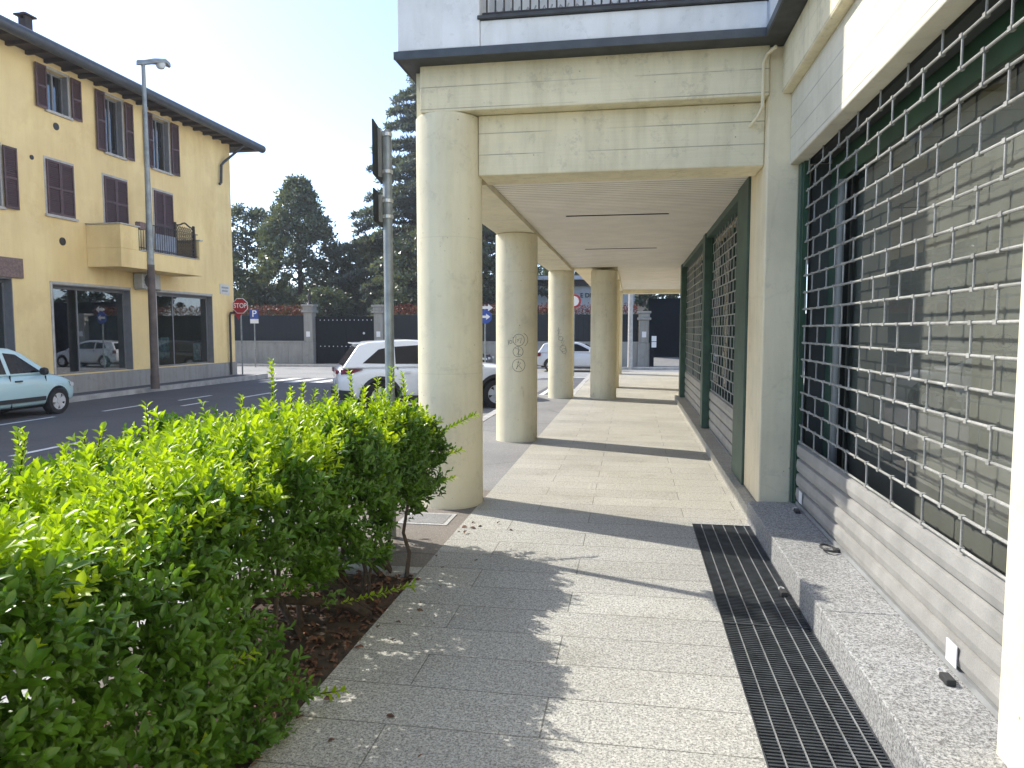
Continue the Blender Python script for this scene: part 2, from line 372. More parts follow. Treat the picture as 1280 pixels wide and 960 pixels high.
def leaves_mesh(name, mat, P, D, U, L, W, parent=None, fold=.25, curl=.15):
    """leaf blades: P base points, D direction, U up (normal side), L lengths, W widths"""
    n = len(P)
    D = D / np.linalg.norm(D, axis=1, keepdims=True)
    Sd = np.cross(D, U); Sd /= np.maximum(np.linalg.norm(Sd, axis=1, keepdims=True), 1e-6)
    Nn = np.cross(Sd, D)
    L = L[:, None]; W = W[:, None]
    def pt(t, s, h): return P + D * L * t + Sd * W * s + Nn * (W * h - L * curl * t * t)
    V = np.stack([pt(0, 0, 0), pt(.38, -.42, fold), pt(.38, 0, 0), pt(.38, .42, fold), pt(.74, -.40, fold), pt(.74, 0, 0), pt(.74, .40, fold), pt(1, 0, 0)], 1).reshape(-1, 3)
    base = np.arange(n)[:, None] * 8
    tri = np.array([[0, 2, 1], [0, 3, 2], [4, 5, 7], [5, 6, 7]]); qd = np.array([[1, 2, 5, 4], [2, 3, 6, 5]])
    T = (base[:, None, :] + tri[None]).reshape(-1, 3); Q = (base[:, None, :] + qd[None]).reshape(-1, 4)
    return raw_mesh(name, mat, V, T, Q, parent)
def raw_mesh(name, mat, V, T, Q, parent=None):
    if parent is not None:
        q = parent; off = np.zeros(3)
        while q is not None: off += np.array(q.location); q = q.parent
        V = V - off
    me = bpy.data.meshes.new(name)
    me.vertices.add(len(V)); me.vertices.foreach_set('co', V.astype(np.float32).ravel())
    nl = len(T) * 3 + len(Q) * 4
    me.loops.add(nl); me.loops.foreach_set('vertex_index', np.concatenate([T.ravel(), Q.ravel()]).astype(np.int32))
    st = np.concatenate([np.arange(len(T)) * 3, len(T) * 3 + np.arange(len(Q)) * 4]).astype(np.int32)
    me.polygons.add(len(T) + len(Q)); me.polygons.foreach_set('loop_start', st)
    me.update(calc_edges=True); me.validate()
    me.materials.append(M[mat]); me.shade_smooth()
    o = bpy.data.objects.new(name, me); COL.objects.link(o)
    if parent is not None: o.parent = parent
    return o
def unit(n):
    a = rng.normal(size=(n, 3)); return a / np.linalg.norm(a, axis=1, keepdims=True)

# ------------------------------------------------------------------ camera, light
H = 1.65
cam = bpy.data.cameras.new('camera'); co = bpy.data.objects.new('camera', cam); COL.objects.link(co)
cam.sensor_width = 36; cam.lens = 900 / 1280 * 36; cam.clip_end = 3000; cam.clip_start = .05
co.location = (0, 0, H); co.rotation_euler = (R(90 - 4.321), 0, R(9.436)); S.camera = co
EL, AZ = R(43.3), R(21.5)          # sun stands at -X, turned towards +Y
sd = Vector((-math.cos(AZ) * math.cos(EL), math.sin(AZ) * math.cos(EL), math.sin(EL)))
sun = bpy.data.lights.new('sun', 'SUN'); so = bpy.data.objects.new('sun', sun); COL.objects.link(so)
sun.energy = 2.25; sun.angle = R(.6); sun.color = (1, .955, .87); so.rotation_euler = sd.to_track_quat('Z', 'Y').to_euler()
W = bpy.data.worlds.new('World'); S.world = W; W.use_nodes = True
nt = W.node_tree; bg = nt.nodes['Background']; sk = nt.nodes.new('ShaderNodeTexSky'); sk.sky_type = 'NISHITA'; sk.sun_disc = False
sk.sun_elevation = EL; sk.sun_rotation = math.atan2(sd.x, sd.y); sk.air_density = .6; sk.dust_density = .6; sk.ozone_density = 1.0
nt.links.new(sk.outputs[0], bg.inputs['Color']); bg.inputs['Strength'].default_value = .15
S.view_settings.view_transform = 'Standard'; S.view_settings.look = 'None'; S.view_settings.exposure = 1.5; S.view_settings.gamma = 1
S.render.engine = 'CYCLES'
S.cycles.max_bounces = 8; S.cycles.transparent_max_bounces = 16

# ------------------------------------------------------------------ ground
def sm(t): t = max(0, min(1, t)); return t * t * (3 - 2 * t)
def zr(x, y):
    b = float(np.interp(x, [-14.6, -12, -7, -2.7], [-.27, -.24, -.22, -.17]))
    t = sm((y - 18) / 16); return b * (1 - t) - .36 * t
def grid_sheet(xs, ys, zf, dz=0.):
    mb = MB(); nx, ny = len(xs), len(ys)
    vs = [(x, y, zf(x, y) + dz) for y in ys for x in xs]
    fs = [(j * nx + i, j * nx + i + 1, (j + 1) * nx + i + 1, (j + 1) * nx + i) for j in range(ny - 1) for i in range(nx - 1)]
    return mb.add(vs, fs)
g = MB(); g.box(-400, 400, -120, 700, -1.2, -.62); struct('ground', g, 'terrain')
road = grid_sheet(list(np.linspace(-60, -14.5, 6)) + list(np.linspace(-14, -2.6, 16)) + list(np.linspace(-1.5, 60, 8)), list(np.linspace(-40, 16, 8)) + list(np.linspace(18, 40, 18)), zr)
struct('road', road, 'asph')
def marking(x0, x1, y0, y1, n=5, name='road_marking'):
    xs = np.linspace(x0, x1, 3); ys = np.linspace(y0, y1, n)
    return struct(name, grid_sheet(list(xs), list(ys), zr, .007), 'paint')
for a in ((-12.42, -12.30, 11.2, 13.7), (-12.12, -12.0, 14.8, 16.1), (-11.96, -11.84, 17.4, 18.9), (-11.0, -10.88, 16.1, 17.2), (-9.12, -9.0, 9.2, 10.6), (-10.7, -10.58, 18.4, 20.0)): marking(*a)
for k in range(5): marking(-13.6 + k * 1.0, -13.1 + k * 1.0, 24.6, 27.4)
for k in range(3): marking(-5.6 + k * .9, -4.95 + k * .9, 13.3 + k * .1, 13.42 + k * .1, 2)
marking(-9, 4, 29.6, 29.8, 3); marking(-2.6, -1.2, 22.2, 22.34, 3); marking(-2.55, -2.42, 19.5, 25, 4)
side = grid_sheet(list(np.linspace(-60, 40, 12)), list(np.linspace(27.6, 36.6, 9)), zr, .004); struct('side_street', side, 'asph_pale')
lane = grid_sheet(list(np.linspace(-6.6, -2.7, 5)), list(np.linspace(4, 27.59, 22)), zr, .004); struct('parking_lane', lane, 'asph_l')
# paving
pv = MB()
pv.box(-1.41, .525, -4, 6.28, -.4, 0); pv.box(.525, 1.0, -4, 2.0, -.4, 0); pv.box(.525, 1.0, 6.205, 6.28, -.4, 0)
struct('pavement', pv, 'pave')
pv = MB(); pv.box(-1.41, 1.0, 6.283, 17.6, -.4, -.001); pv.box(-1.41, 1.95, 17.6, 28.6, -.4, -.001); pv.box(1.0, 1.4, 6.283, 17.6, -.4, -.003); struct('arcade_pavement', pv, 'pave_in')
pv = MB(); pv.box(-2.62, -1.414, 4.72, 7.2, -.4, -.008); pv.box(-2.62, -2.25, -4, 4.72, -.4, -.008); struct('asphalt_walkway', pv, 'asph_strip')
pv = MB(); pv.box(-2.62, -1.414, 7.204, 17.9, -.4, -.008); struct('side_pavement', pv, 'asph_l')
kb = MB()
for k in range(24):
    y = -4 + k * .98
    if y > 17: break
    kb.box(-2.78, -2.624, y, y + .972, -.4, .0)
kb.box(-1.56, -1.415, 17.95, 28.6, -.4, .0); kb.box(-2.78, -1.56, 17.905, 18.06, -.4, .0); kb.box(-1.56, 1.95, 28.604, 28.76, -.4, 0)
struct('kerb', kb, 'kerb')
bd = MB(); bd.box(-2.25, -1.416, -4, 4.6, -.4, -.03); struct('planting_bed', bd, 'soil')
be = MB(); be.box(-2.25, -1.416, 4.602, 4.72, -.4, .004); struct('bed_edging', be, 'kerb')
# manhole frame in the walkway
mh = thing('manhole_cover', 'pale rectangular inspection cover set in asphalt beside nearest column', 'manhole cover', (-1.75, 6.02, -.006))
a = MB(); a.box(-1.97, -1.53, 5.82, 6.2, -.03, -.002); a.build('frame', 'kerb', mh)
a = MB(); a.box(-1.93, -1.57, 5.86, 6.16, -.0018, .001); a.build('lid', 'asph_l', mh)
# pit under the grating
pit = MB(); pit.box(.527, .998, 2.002, 6.203, -.45, -.4); struct('grating_pit', pit, 'black')

# ------------------------------------------------------------------ grating
gt = thing('floor_grating', 'long dark steel floor grating in pavement along the granite step', 'floor grate', (.76, 4.1, 0))
a = MB(); y = 2.02
while y < 6.19: a.box(.53, .995, y, y + .011, -.035, -.003); y += .0235
a.build('bearing_bars', 'grate', gt)
a = MB()
for x in (.60, .69, .78, .87, .95): a.box(x - .0028, x + .0028, 2.01, 6.195, -.012, .001)
a.build('cross_rods', 'rod', gt)
a = MB(); a.box(.5255, .531, 2.005, 6.2, -.05, .002); a.box(.9935, .9985, 2.005, 6.2, -.05, .002); a.box(.531, .9935, 6.193, 6.2, -.05, .002); a.box(.531, .9935, 4.09, 4.1, -.05, .001)
a.build('frame', 'grate', gt)

# ------------------------------------------------------------------ arcade building
AB = thing('arcade_building', 'cream concrete building with round columns and shuttered shops under its arcade', 'building', (0, 12, 0))
def column(cx, cy, r, z1, scr=None):
    a = MB(); a.lathe([(r + .004, -.3), (r, .03), (r, z1 - .012), (r - .012, z1)], (cx, cy, 0), 48)
    o = a.build('column', 'cream', AB, smooth=True)
    if scr:
        th0 = math.atan2(-cy, -cx)
        def pt(u, v): th = th0 - u / r * -1; return (cx + math.cos(th) * (r + .001), cy + math.sin(th) * (r + .001), v)
        s = MB()
        for st in scr: s.path([pt(u, v) for u, v in st], .003, 4)
        s.build('graffiti', 'tagink', o)
    return o
def circ(u, v, r, a0=0, a1=360, n=14, sx=1): return [(u + sx * r * math.cos(R(a0 + (a1 - a0) * i / n)), v + r * math.sin(R(a0 + (a1 - a0) * i / n))) for i in range(n + 1)]
scr2 = [circ(.03, 1.50, .085), circ(.02, 1.33, .075), circ(.03, 1.13, .095), circ(-.09, 1.47, .022), [(-.13, 1.50), (-.12, 1.43)], [(-.06, 1.53), (-.01, 1.55), (-.02, 1.45), (.03, 1.5)], [(.0, 1.5), (.07, 1.53), (.05, 1.45)],
        [(-.02, 1.38), (.05, 1.36), (.0, 1.28), (.06, 1.29)], [(.02, 1.4), (.03, 1.27)], [(.0, 1.18), (.06, 1.17), (-.01, 1.08), (.03, 1.13), (.08, 1.07)], [(.03, 1.2), (.0, 1.08)], circ(.07, 1.50, .10, -60, 70, 8), [(.04, 1.72), (.045, 1.70)]]
scr3 = [[(-.10, 1.62), (-.02, 1.66), (-.06, 1.55), (.02, 1.57)], [(-.06, 1.7), (-.07, 1.5), (-.01, 1.46)], circ(-.01, 1.44, .05), [(-.05, 1.42), (.06, 1.45), (.0, 1.32)], [(0, 1.38), (.08, 1.4), (.02, 1.27), (.09, 1.3)], circ(.05, 1.2, .075), circ(.08, 1.14, .06), [(.0, 1.24), (.12, 1.05)], [(.02, 1.1), (.12, 1.22)]]
column(-1.70, 6.66, .305, 3.585)
column(-1.70, 10.66, .31, 3.05, scr2)
column(-1.70, 17.5, .31, 3.05, scr3)
column(-.67, 17.5, .315, 3.05)
column(-.67, 20.9, .315, 3.05); column(-.67, 27.2, .315, 3.05)
# front beam (two bands) and side beams
a = MB(); a.box(-1.90, 1.098, 6.40, 7.0, 3.588, 4.0); a.build('beam', 'board', AB, bevel=.012)
a = MB(); a.box(-1.40, 1.098, 6.56, 7.0, 3.05, 3.585); a.build('beam', 'board', AB, bevel=.012)
a = MB(); a.box(-1.98, -1.42, 7.0, 17.8, 3.052, 3.99); a.box(-1.98, -1.402, 6.56, 6.998, 3.5875, 3.99); a.build('beam', 'cream', AB)
a = MB(); a.box(-1.418, -.36, 17.45, 17.8, 3.112, 3.99); a.build('beam', 'cream', AB)
a = MB(); a.box(-.97, -.36, 17.803, 27.7, 3.052, 3.99); a.build('beam', 'cream', AB)
a = MB(); a.box(-.358, 2.3, 27.0, 27.7, 2.98, 3.99); a.build('beam', 'cream', AB)
# slatted ceiling: each slat a shallow tray
a = MB(); y = 7.01
while y < 17.18: a.box(-1.415, 1.3, y, y + .084, 3.115, 3.14); y += .1
y = 17.21
while y < 26.95: a.box(-.355, 2.2, y, y + .084, 3.115, 3.14); y += .1
a.build('ceiling', 'slat', AB)
a = MB(); a.box(-1.45, 2.4, 7.0, 27.6, 3.15, 3.6); a.build('slab', 'pier', AB)
for (x0, x1, y) in ((-.86, .44, 9.42), (-.86, .42, 13.3)):
    a = MB(); a.box(x0, x1, y, y + .05, 3.108, 3.1145); a.build('light_slot', 'black', AB)
# upper floors, balcony round the corner
a = MB(); a.box(-1.98, -1.3, 6.55, 17.8, 4.06, 13); a.box(-1.3, 1.3, 7.7, 17.8, 4.06, 13); a.box(1.3, 9, -6, 17.8, 4.6, 13); a.box(-.97, 9, 17.8, 27.7, 4.0, 13); a.build('upper_wall', 'white_wall', AB)
bal = MB(); bal.box(-2.05, 9, 6.20, 7.69, 3.99, 4.058); bal.box(1.04, 9, -6, 6.2, 3.99, 4.058); bo = bal.build('balcony', 'dark_edge', AB)
a = MB(); a.box(-1.31, 1.04, 6.22, 6.34, 4.06, 4.275); a.box(1.055, 1.18, -6, 6.22, 4.06, 4.28); a.build('parapet', 'white_wall', bo, bevel=.01)
a = MB(); a.box(-2.04, -1.312, 6.21, 6.6, 4.06, 13); a.build('corner_wall', 'white_wall', bo, bevel=.01)
a = MB(); a.box(-1.33, 1.05, 6.19, 6.36, 4.278, 4.31); a.build('coping', 'dark_edge', bo, bevel=.006)
a = MB()
a.tube((-1.3, 6.27, 4.345), (1.04, 6.27, 4.345), .014); a.tube((-1.3, 6.27, 5.2), (1.04, 6.27, 5.2), .02)
x = -1.26
while x < 1.02: a.tube((x, 6.27, 4.31), (x, 6.27, 5.2), .008, seg=6); x += .075
a.build('railing', 'iron', bo)
a = MB()
x = -1.22
while x < 1.0:
    a.path([(x, 6.30, 4.33), (x + .03, 6.30, 4.39), (x + .075, 6.3, 4.34), (x + .1, 6.3, 4.40)], .008, 5); x += .14
a.build('scrollwork', 'alu', bo)
a = MB(); a.box(-2.07, 1.036, 6.185, 6.199, 3.985, 4.05); a.box(-2.064, -2.051, 6.2, 17.8, 3.985, 4.05); a.box(1.026, 1.039, -6, 6.184, 3.985, 4.05); a.build('drip_edge', 'gutter', bo)
# pier between arcade and corner shop, shop beam
a = MB(); a.box(1.10, 1.36, 6.43, 7.25, .13, 3.99); a.build('pier', 'pier', AB, bevel=.012)
a = MB(); a.box(1.20, 1.9, 1.2, 6.428, 3.60, 3.99); a.build('shop_beam', 'board', AB, bevel=.02)
a = MB(); a.box(1.28, 1.405, 1.2, 6.425, 3.02, 3.597); a.build('shop_beam', 'boardgrey', AB, bevel=.01)
a = MB(); a.box(1.27, 2.2, 1.2, 2.66, .05, 3.018); a.build('pier', 'cream', AB, bevel=.015)
a = MB(); a.box(1.2, 9, -6, 1.19, .05, 3.99); a.build('wall', 'cream', AB)
# granite step
a = MB(); a.box(1.002, 1.55, 2.0, 3.9, -.3, .178); a.box(1.002, 1.55, 3.903, 5.5, -.3, .178); a.box(1.002, 1.55, 5.503, 6.36, -.3, .178); a.box(1.002, 1.55, -4, 1.997, -.3, .178)
a.build('threshold', 'step', AB, bevel=.006)
a = MB(); a.box(1.004, 1.5, 6.362, 17.2, -.3, .12); a.build('kerb_course', 'pave_in', AB, bevel=.008)
# conduit
a = MB(); a.path([(1.12, 6.27, 3.93), (1.07, 6.37, 3.91), (1.045, 6.385, 3.85), (1.045, 6.385, 3.5), (1.02, 6.43, 3.43), (.97, 6.545, 3.38)], .014, 8); a.build('conduit', 'pier', AB, smooth=True)

def roller(X, y0, y1, zb, zl, zt, tubes, pitch_z, pitch_y, label=None, rr=.0085, near=True):
    """tube-grille roller shutter: solid laths zb-zl, grille zl-zt"""
    n = max(1, round((zl - zb) / .13)); h = (zl - zb) / n
    a = MB(); prof = []
    for k in range(n):
        z = zb + k * h; prof += [(X + .022, z), (X + .022, z + .008), (X, z + .014), (X - .008, z + h * .45), (X - .002, z + h - .012), (X + .022, z + h - .004)]
    poly = prof + [(X + .03, zl), (X + .03, zb)]
    vs = [(p[0], y0 + .02, p[1]) for p in poly] + [(p[0], y1 - .02, p[1]) for p in poly]; m = len(poly)
    a.add(vs, [(i, (i + 1) % m, m + (i + 1) % m, m + i) for i in range(m)])
    o = a.build('roller_shutter', 'galv', AB)
    a = MB(); a.box(X - .004, X + .03, y0 + .02, y1 - .02, zb - .03, zb - .001); a.build('bottom_bar', 'alu', o)
    gmb = MB(); z = zl + .02; i = 0; seg = 8 if near else 5
    while z < zt:
        gmb.tube((X + .01, y0 + .02, z), (X + .01, y1 - .02, z), rr, seg=seg)
        y = y0 + .05 + (pitch_y / 2 if i % 2 else 0) + .1
        while y < y1 - .03 and z + pitch_z < zt + .2:
            gmb.tube((X + .01, y, z), (X + .01, y, z + pitch_z), rr * .82, seg=seg, cap=False)
            if near:
                for zz in (z, z + pitch_z): gmb.box(X - .0005, X + .0205, y - .013, y + .013, zz - .0098, zz + .0098)
            y += pitch_y
        z += pitch_z; i += 1
    gmb.build('grille', tubes, o, smooth=near)
    for yy in (y0, y1):
        a = MB(); a.box(X - .012, X + .03, yy - .018, yy + .018, zb - .01, zt); a.build('guide_rail', 'dkgreen', o)
    return o
sh = roller(1.38, 2.70, 6.30, .215, .70, 3.06, 'tube', .137, .42, rr=.0072)
a = MB(); a.box(1.355, 1.42, 6.335, 6.425, .18, 3.018); a.build('door_post', 'green', AB, bevel=.004)
a = MB(); a.box(1.36, 1.42, 2.662, 2.69, .18, 3.018); a.build('door_post', 'green', AB)
for yy, zz in ((3.25, .27), (6.06, .29)):
    a = MB(); a.box(1.362, 1.3665, yy - .05, yy + .05, zz - .045, zz + .05); a.build('sticker', 'white', sh)
# window behind the shutter
dw = MB(); dw.box(1.60, 1.606, 2.72, 6.3, .3, 3.0); dwo = dw.build('display_window', 'glass', AB)
for yy in (2.72, 6.08):
    a = MB(); a.box(1.585, 1.63, yy - .025, yy + .025, .22, 2.82); a.build('mullion', 'alu', dwo)
a = MB(); a.box(1.588, 1.63, 2.7, 6.32, 2.82, 3.06); a.build('green_panel', 'dkgreen', dwo); a = MB(); a.box(1.59, 1.61, 6.11, 6.335, .22, 2.818); a.build('green_panel', 'green', dwo)
a = MB(); a.box(1.585, 1.625, 2.7, 6.32, .2, .30); a.build('sill', 'alu', dwo)
a = MB(); a.box(1.74, 1.75, 2.7, 6.33, .24, 2.82); a.build('blind', 'blind', dwo)
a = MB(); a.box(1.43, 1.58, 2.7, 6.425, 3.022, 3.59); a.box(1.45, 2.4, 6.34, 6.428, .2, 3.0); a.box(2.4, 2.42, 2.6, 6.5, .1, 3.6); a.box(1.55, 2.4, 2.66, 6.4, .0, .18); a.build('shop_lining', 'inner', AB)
# arcade shop fronts (green posts, shutters)
XA = 1.19
for (y0, y1) in ((7.27, 7.98), (11.42, 11.72), (16.62, 17.0)):
    a = MB(); a.box(1.08, 1.24, y0, y1, .125, 3.11); a.build('door_post', 'green', AB, bevel=.006)
a = MB(); a.box(1.10, 1.25, 7.985, 11.415, 3.03, 3.112); a.box(1.10, 1.25, 11.725, 16.615, 3.03, 3.112); a.build('door_head', 'green', AB)
roller(XA, 8.02, 11.39, .14, .72, 3.05, 'tube_far', .137, .30, near=False)
roller(XA, 11.75, 16.59, .14, .72, 3.05, 'tube_far', .137, .30, near=False)
for y0, y1 in ((8.0, 11.4), (11.74, 16.6)):
    a = MB(); a.box(1.36, 1.366, y0, y1, .2, 3.03); o = a.build('display_window', 'glass', AB)
    for k in range(4):
        a = MB(); yy = y0 + (y1 - y0) * (k + .02) / 3.04; a.box(1.345, 1.38, yy - .02, yy + .03, .13, 3.03); a.build('mullion', 'dkgreen', o)
    a = MB(); a.box(1.62, 1.63, y0, y1, .13, 3.05); a.build('blind', 'dkblind', o)
a = MB(); a.box(1.9, 2.3, 17.0, 27.6, -.2, 3.11); a.box(1.245, 2.3, 16.9, 17.02, -.2, 3.11); a.build('wall', 'cream', AB)
a = MB(); a.box(1.24, 1.5, 18.3, 18.75, -.1, 3.11); a.build('pier', 'cream', AB, bevel=.01)

# small things on the step
def lock(name, label, x, y, z, kind, grp=None):
    if kind == 'ring':
        o = thing(name, label, 'lock ring', (x, y, z), group='locks lying by the shutter')
        a = MB(); a.path([(x + .05 * math.cos(R(t)), y + .075 * math.sin(R(t)), z + .008 + .02 * abs(math.sin(R(t / 2)))) for t in range(20, 330, 20)], .008, 8); a.build('shackle', 'ink', o, smooth=True)
        a = MB(); a.box(x + .03, x + .075, y - .03, y + .02, z, z + .022); a.build('catch', 'ink', o, bevel=.004)
    else:
        o = thing(name, label, 'padlock', (x, y, z), group='locks lying by the shutter')
        a = MB(); a.box(x - .02, x + .02, y - .05, y + .03, z, z + .028); a.build('body', 'ink', o, bevel=.006)
        a = MB(); a.path([(x - .012, y + .03, z + .014), (x - .014, y + .06, z + .018), (x, y + .075, z + .02), (x + .014, y + .06, z + .018), (x + .012, y + .03, z + .014)], .006, 6); a.build('shackle', 'steel', o, smooth=True)
    return o
lock('lock_ring', 'black ring lock lying open on the sunlit granite step', 1.31, 4.98, .178, 'ring')
lock('padlock', 'black padlock on the step below the white sticker, near the cream pier at right', 1.32, 3.18, .178, 'pad')
lock('padlock', 'small black padlock on the shaded step end beside the green door post', 1.33, 6.02, .178, 'pad')
lock('padlock', 'dark lock lying on the floor grating against the granite step', .95, 4.6, .003, 'pad')

# ------------------------------------------------------------------ sign post by the hedge
SP = thing('sign_post', 'tall grey sign pole beside the hedge with two dark plates seen from behind', 'sign post', (-1.875, 5.42, -.01))
px, py = -1.875, 5.42
a = MB(); a.lathe([(.036, -.2), (.036, 3.165), (.03, 3.175)], (px, py, 0), 20); a.build('pole', 'pole', SP, smooth=True)
dirn = Vector((-.17, .985, 0)); nrm = Vector((-.985, -.17, 0))
def plate(z0, z1, half, nm):
    c = Vector((px, py, 0)) + nrm * .062 - dirn * .03
    a = MB()
    A = c - dirn * half; B = c + dirn * half
    t = nrm * .012
    vs = []
    for q in (A, B, B + t, A + t):
        vs += [(q.x, q.y, z0), (q.x, q.y, z1)]
    a.add(vs, [(0, 2, 3, 1), (2, 4, 5, 3), (4, 6, 7, 5), (6, 0, 1, 7), (1, 3, 5, 7), (0, 6, 4, 2)])
    o = a.build('sign_plate', 'signgrey', SP, bevel=.003)
    for zz in (z0 + .06, z1 - .06):
        a = MB(); a.lathe([(.037, zz - .014), (.043, zz - .012), (.043, zz + .012), (.037, zz + .014)], (px, py, 0), 16)
        a.box(px - .062, px - .035, py - .02, py + .02, zz - .01, zz + .01); a.build('clamp', 'steel', o)
    a = MB(); q = c - nrm * .004; a.box(q.x + .0, q.x + .02, q.y - .02, q.y + .02, z0 + .02, z1 - .02); a.build('stiffener', 'alu', o)
plate(2.80, 3.20, .19, 'a'); plate(2.46, 2.70, .19, 'b')

# ------------------------------------------------------------------ hedge
HG = thing('hedge', 'clipped green hedge with new leaves tinted sun-bright in the bed beside the pavement', 'hedge', (-2.0, 2.5, -.03))
def hedge_top(y): return 1.06 + .035 * np.sin(y * 2.1) + .045 * np.sin(y * 5.3 + 1) + .02 * np.sin(y * 11) - .10 * np.clip((y - 4.3) / .9, 0, 1)
n = 15500
# sprig seeds on the shell of a rounded box, cross-section angle and length
Y = rng.uniform(-1.6, 5.25, n)
u = rng.uniform(0, 1, n)
xr, xl, zb0 = -1.44, -2.58, .0
zb = np.where(Y > 2.7, .03 + .36 * np.clip((Y - 2.9) / .8, 0, 1), zb0) + .12 * np.sin(Y * 6) * (Y > 2.6)
zt = hedge_top(Y)
per = rng.uniform(0, 1, n)
side = np.where(per < .43, 0, np.where(per < .84, 1, 2))       # right face, top, left face
X = np.where(side == 0, xr, np.where(side == 2, xl, xl + (xr - xl) * u))
Z = np.where(side == 1, zt, zb + (zt - zb) * u ** .85)
depth = rng.exponential(.09, n)
out = np.zeros((n, 3)); out[side == 0] = (1, 0, .25); out[side == 1] = (0, 0, 1); out[side == 2] = (-1, 0, .3)
# round the top edges
k = (side == 0) & (Z > zt - .22); f = np.clip((Z - (zt - .22)) / .22, 0, 1)
X = np.where(k, X - .10 * f ** 2, X); out[k, 2] += .9 * f[k]
k2 = (side == 1) & (X > xr - .25); f2 = np.clip((X - (xr - .25)) / .25, 0, 1); Z = np.where(k2, Z - .09 * f2 ** 2, Z); out[k2, 0] += .6 * f2[k2]
bul = .06 * np.sin(Y * 3.1 + Z * 4) + .05 * np.sin(Y * 7.7 - Z * 3)
P = np.stack([X, Y, Z + np.where(side == 1, np.minimum(rng.exponential(.035, n), .12) - .13 * (xr - X) / (xr - xl), 0)], 1) + out * (bul[:, None] * .7) - out * depth[:, None]
# far end cap tapering
ne = 1500
ue, ve = rng.uniform(0, 1, ne), rng.uniform(0, 1, ne)
Pe = np.stack([xl + (xr - .05 - xl) * ue, 5.2 + rng.normal(0, .10, ne) - .25 * np.abs(ue - .5), .34 + (hedge_top(np.full(ne, 5.2)) - .36) * ve], 1)
P = np.vstack([P, Pe]); out = np.vstack([out, np.tile([.15, 1, .4], (ne, 1))]); depth = np.concatenate([depth, rng.exponential(.08, ne)]); side = np.concatenate([side, np.full(ne, 3)])
# thin out the low far part so stems and the road show
keep = np.ones(len(P), bool)
gapn = np.sin(P[:, 1] * 9) + np.sin(P[:, 1] * 4.1 + P[:, 2] * 7) + rng.normal(0, .6, len(P))
low = (P[:, 2] < .62) & (P[:, 1] > 2.55); keep &= ~(low & (gapn +  (.56 - P[:, 2]) * 3.4 + .1 > .2))
P, out, depth, side = P[keep], out[keep], depth[keep], side[keep]
out /= np.linalg.norm(out, axis=1, keepdims=True)
Dv = out + .55 * unit(len(P)) + np.array([0, 0, .38]); Dv /= np.linalg.norm(Dv, axis=1, keepdims=True)
# long shoots above the top
shoots = []
for (sx, sy, h) in ((-2.5, 4.75, .38), (-2.45, 4.2, .18), (-2.45, 5.05, .2), (-2.5, 3.4, .2), (-2.6, 2.7, .16), (-1.95, 4.9, .3), (-1.75, 5.0, .32), (-1.65, 5.15, .28), (-2.2, 4.6, .18), (-1.8, 4.6, .2), (-2.5, 3.0, .14), (-2.45, 2.5, .18), (-2.2, 5.2, .16), (-1.9, 5.15, .22), (-2.3, 4.6, .2), (-2.3, 3.9, .12), (-2.5, 2.95, .12)):
    shoots.append((Vector((sx, sy, .95)), Vector((sx + random.uniform(-.04, .08), sy + random.uniform(-.05, .1), 1.04 + h))))
side_shoots = [(Vector((-1.75, 5.1, .7)), Vector((-1.22, 5.55, .98))), (Vector((-1.7, 5.1, .62)), Vector((-1.30, 5.35, .72))), (Vector((-1.7, 5.1, .4)), Vector((-1.36, 5.4, .50))), (Vector((-1.6, 3.7, .12)), Vector((-1.22, 3.85, .2))), (Vector((-1.6, 2.72, .06)), Vector((-1.22, 2.83, .10))), (Vector((-1.6, 2.15, .4)), Vector((-1.32, 2.3, .5))), (Vector((-1.55, 2.0, .1)), Vector((-1.2, 2.2, .12)))]
def sprig_leaves(P, Dv, nl, stem, ll, top):
    m = len(P); ps, ds, us, Ls, Ws = [], [], [], [], []
    a = np.cross(Dv, np.array([.3, .2, 1.])); a /= np.maximum(np.linalg.norm(a, axis=1, keepdims=True), 1e-6); b = np.cross(Dv, a)
    for i in range(nl):
        t = (i + .5) / nl; ang = i * 2.4 + rng.uniform(0, .7, m)
        rad = a * np.cos(ang)[:, None] + b * np.sin(ang)[:, None]
        open_ = .95 - .55 * t
        d = Dv * (1 - open_ * .55) + rad * open_ + np.array([0, 0, .12]) + .12 * unit(m)
        ps.append(P + Dv * (stem * t)[:, None]); ds.append(d); us.append(Dv * .8 + np.array([0, 0, .5]) + .1 * unit(m) - rad * .2)
        L = ll * rng.uniform(.7, 1.2, m) * (1.05 - .35 * t); Ls.append(L); Ws.append(L * rng.uniform(.42, .56, m))
    return np.vstack(ps), np.vstack(ds), np.vstack(us), np.concatenate(Ls), np.concatenate(Ws)
m = len(P)
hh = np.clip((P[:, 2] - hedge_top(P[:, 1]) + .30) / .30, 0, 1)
new_sun_p = rng.uniform(0, 1, m) < np.where(side == 1, .98 - 2.6 * depth, 1.0 * hh ** 5 - 2.5 * depth)  # top sprigs take the young, sun-brightened colour; the shaded faces mostly stay dark
new_sun_p |= rng.uniform(0, 1, m) < .015
stem = rng.uniform(.06, .13, m); ll = rng.uniform(.034, .076, m)
for nm, mt, kk, nl in (('foliage', 'leaf', ~new_sun_p, 8), ('new_growth_sun_tint', 'leafnew_sun', new_sun_p, 9)):
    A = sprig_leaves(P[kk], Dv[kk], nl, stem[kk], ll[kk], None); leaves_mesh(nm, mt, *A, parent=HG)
sp_, sd_, ss_, sl_ = [], [], [], []
class StemSet:
    def path(self, pts, rad, seg): MB().path(pts, rad, seg).build('stem', 'bark', HG, smooth=True, fix=False)
st = StemSet()
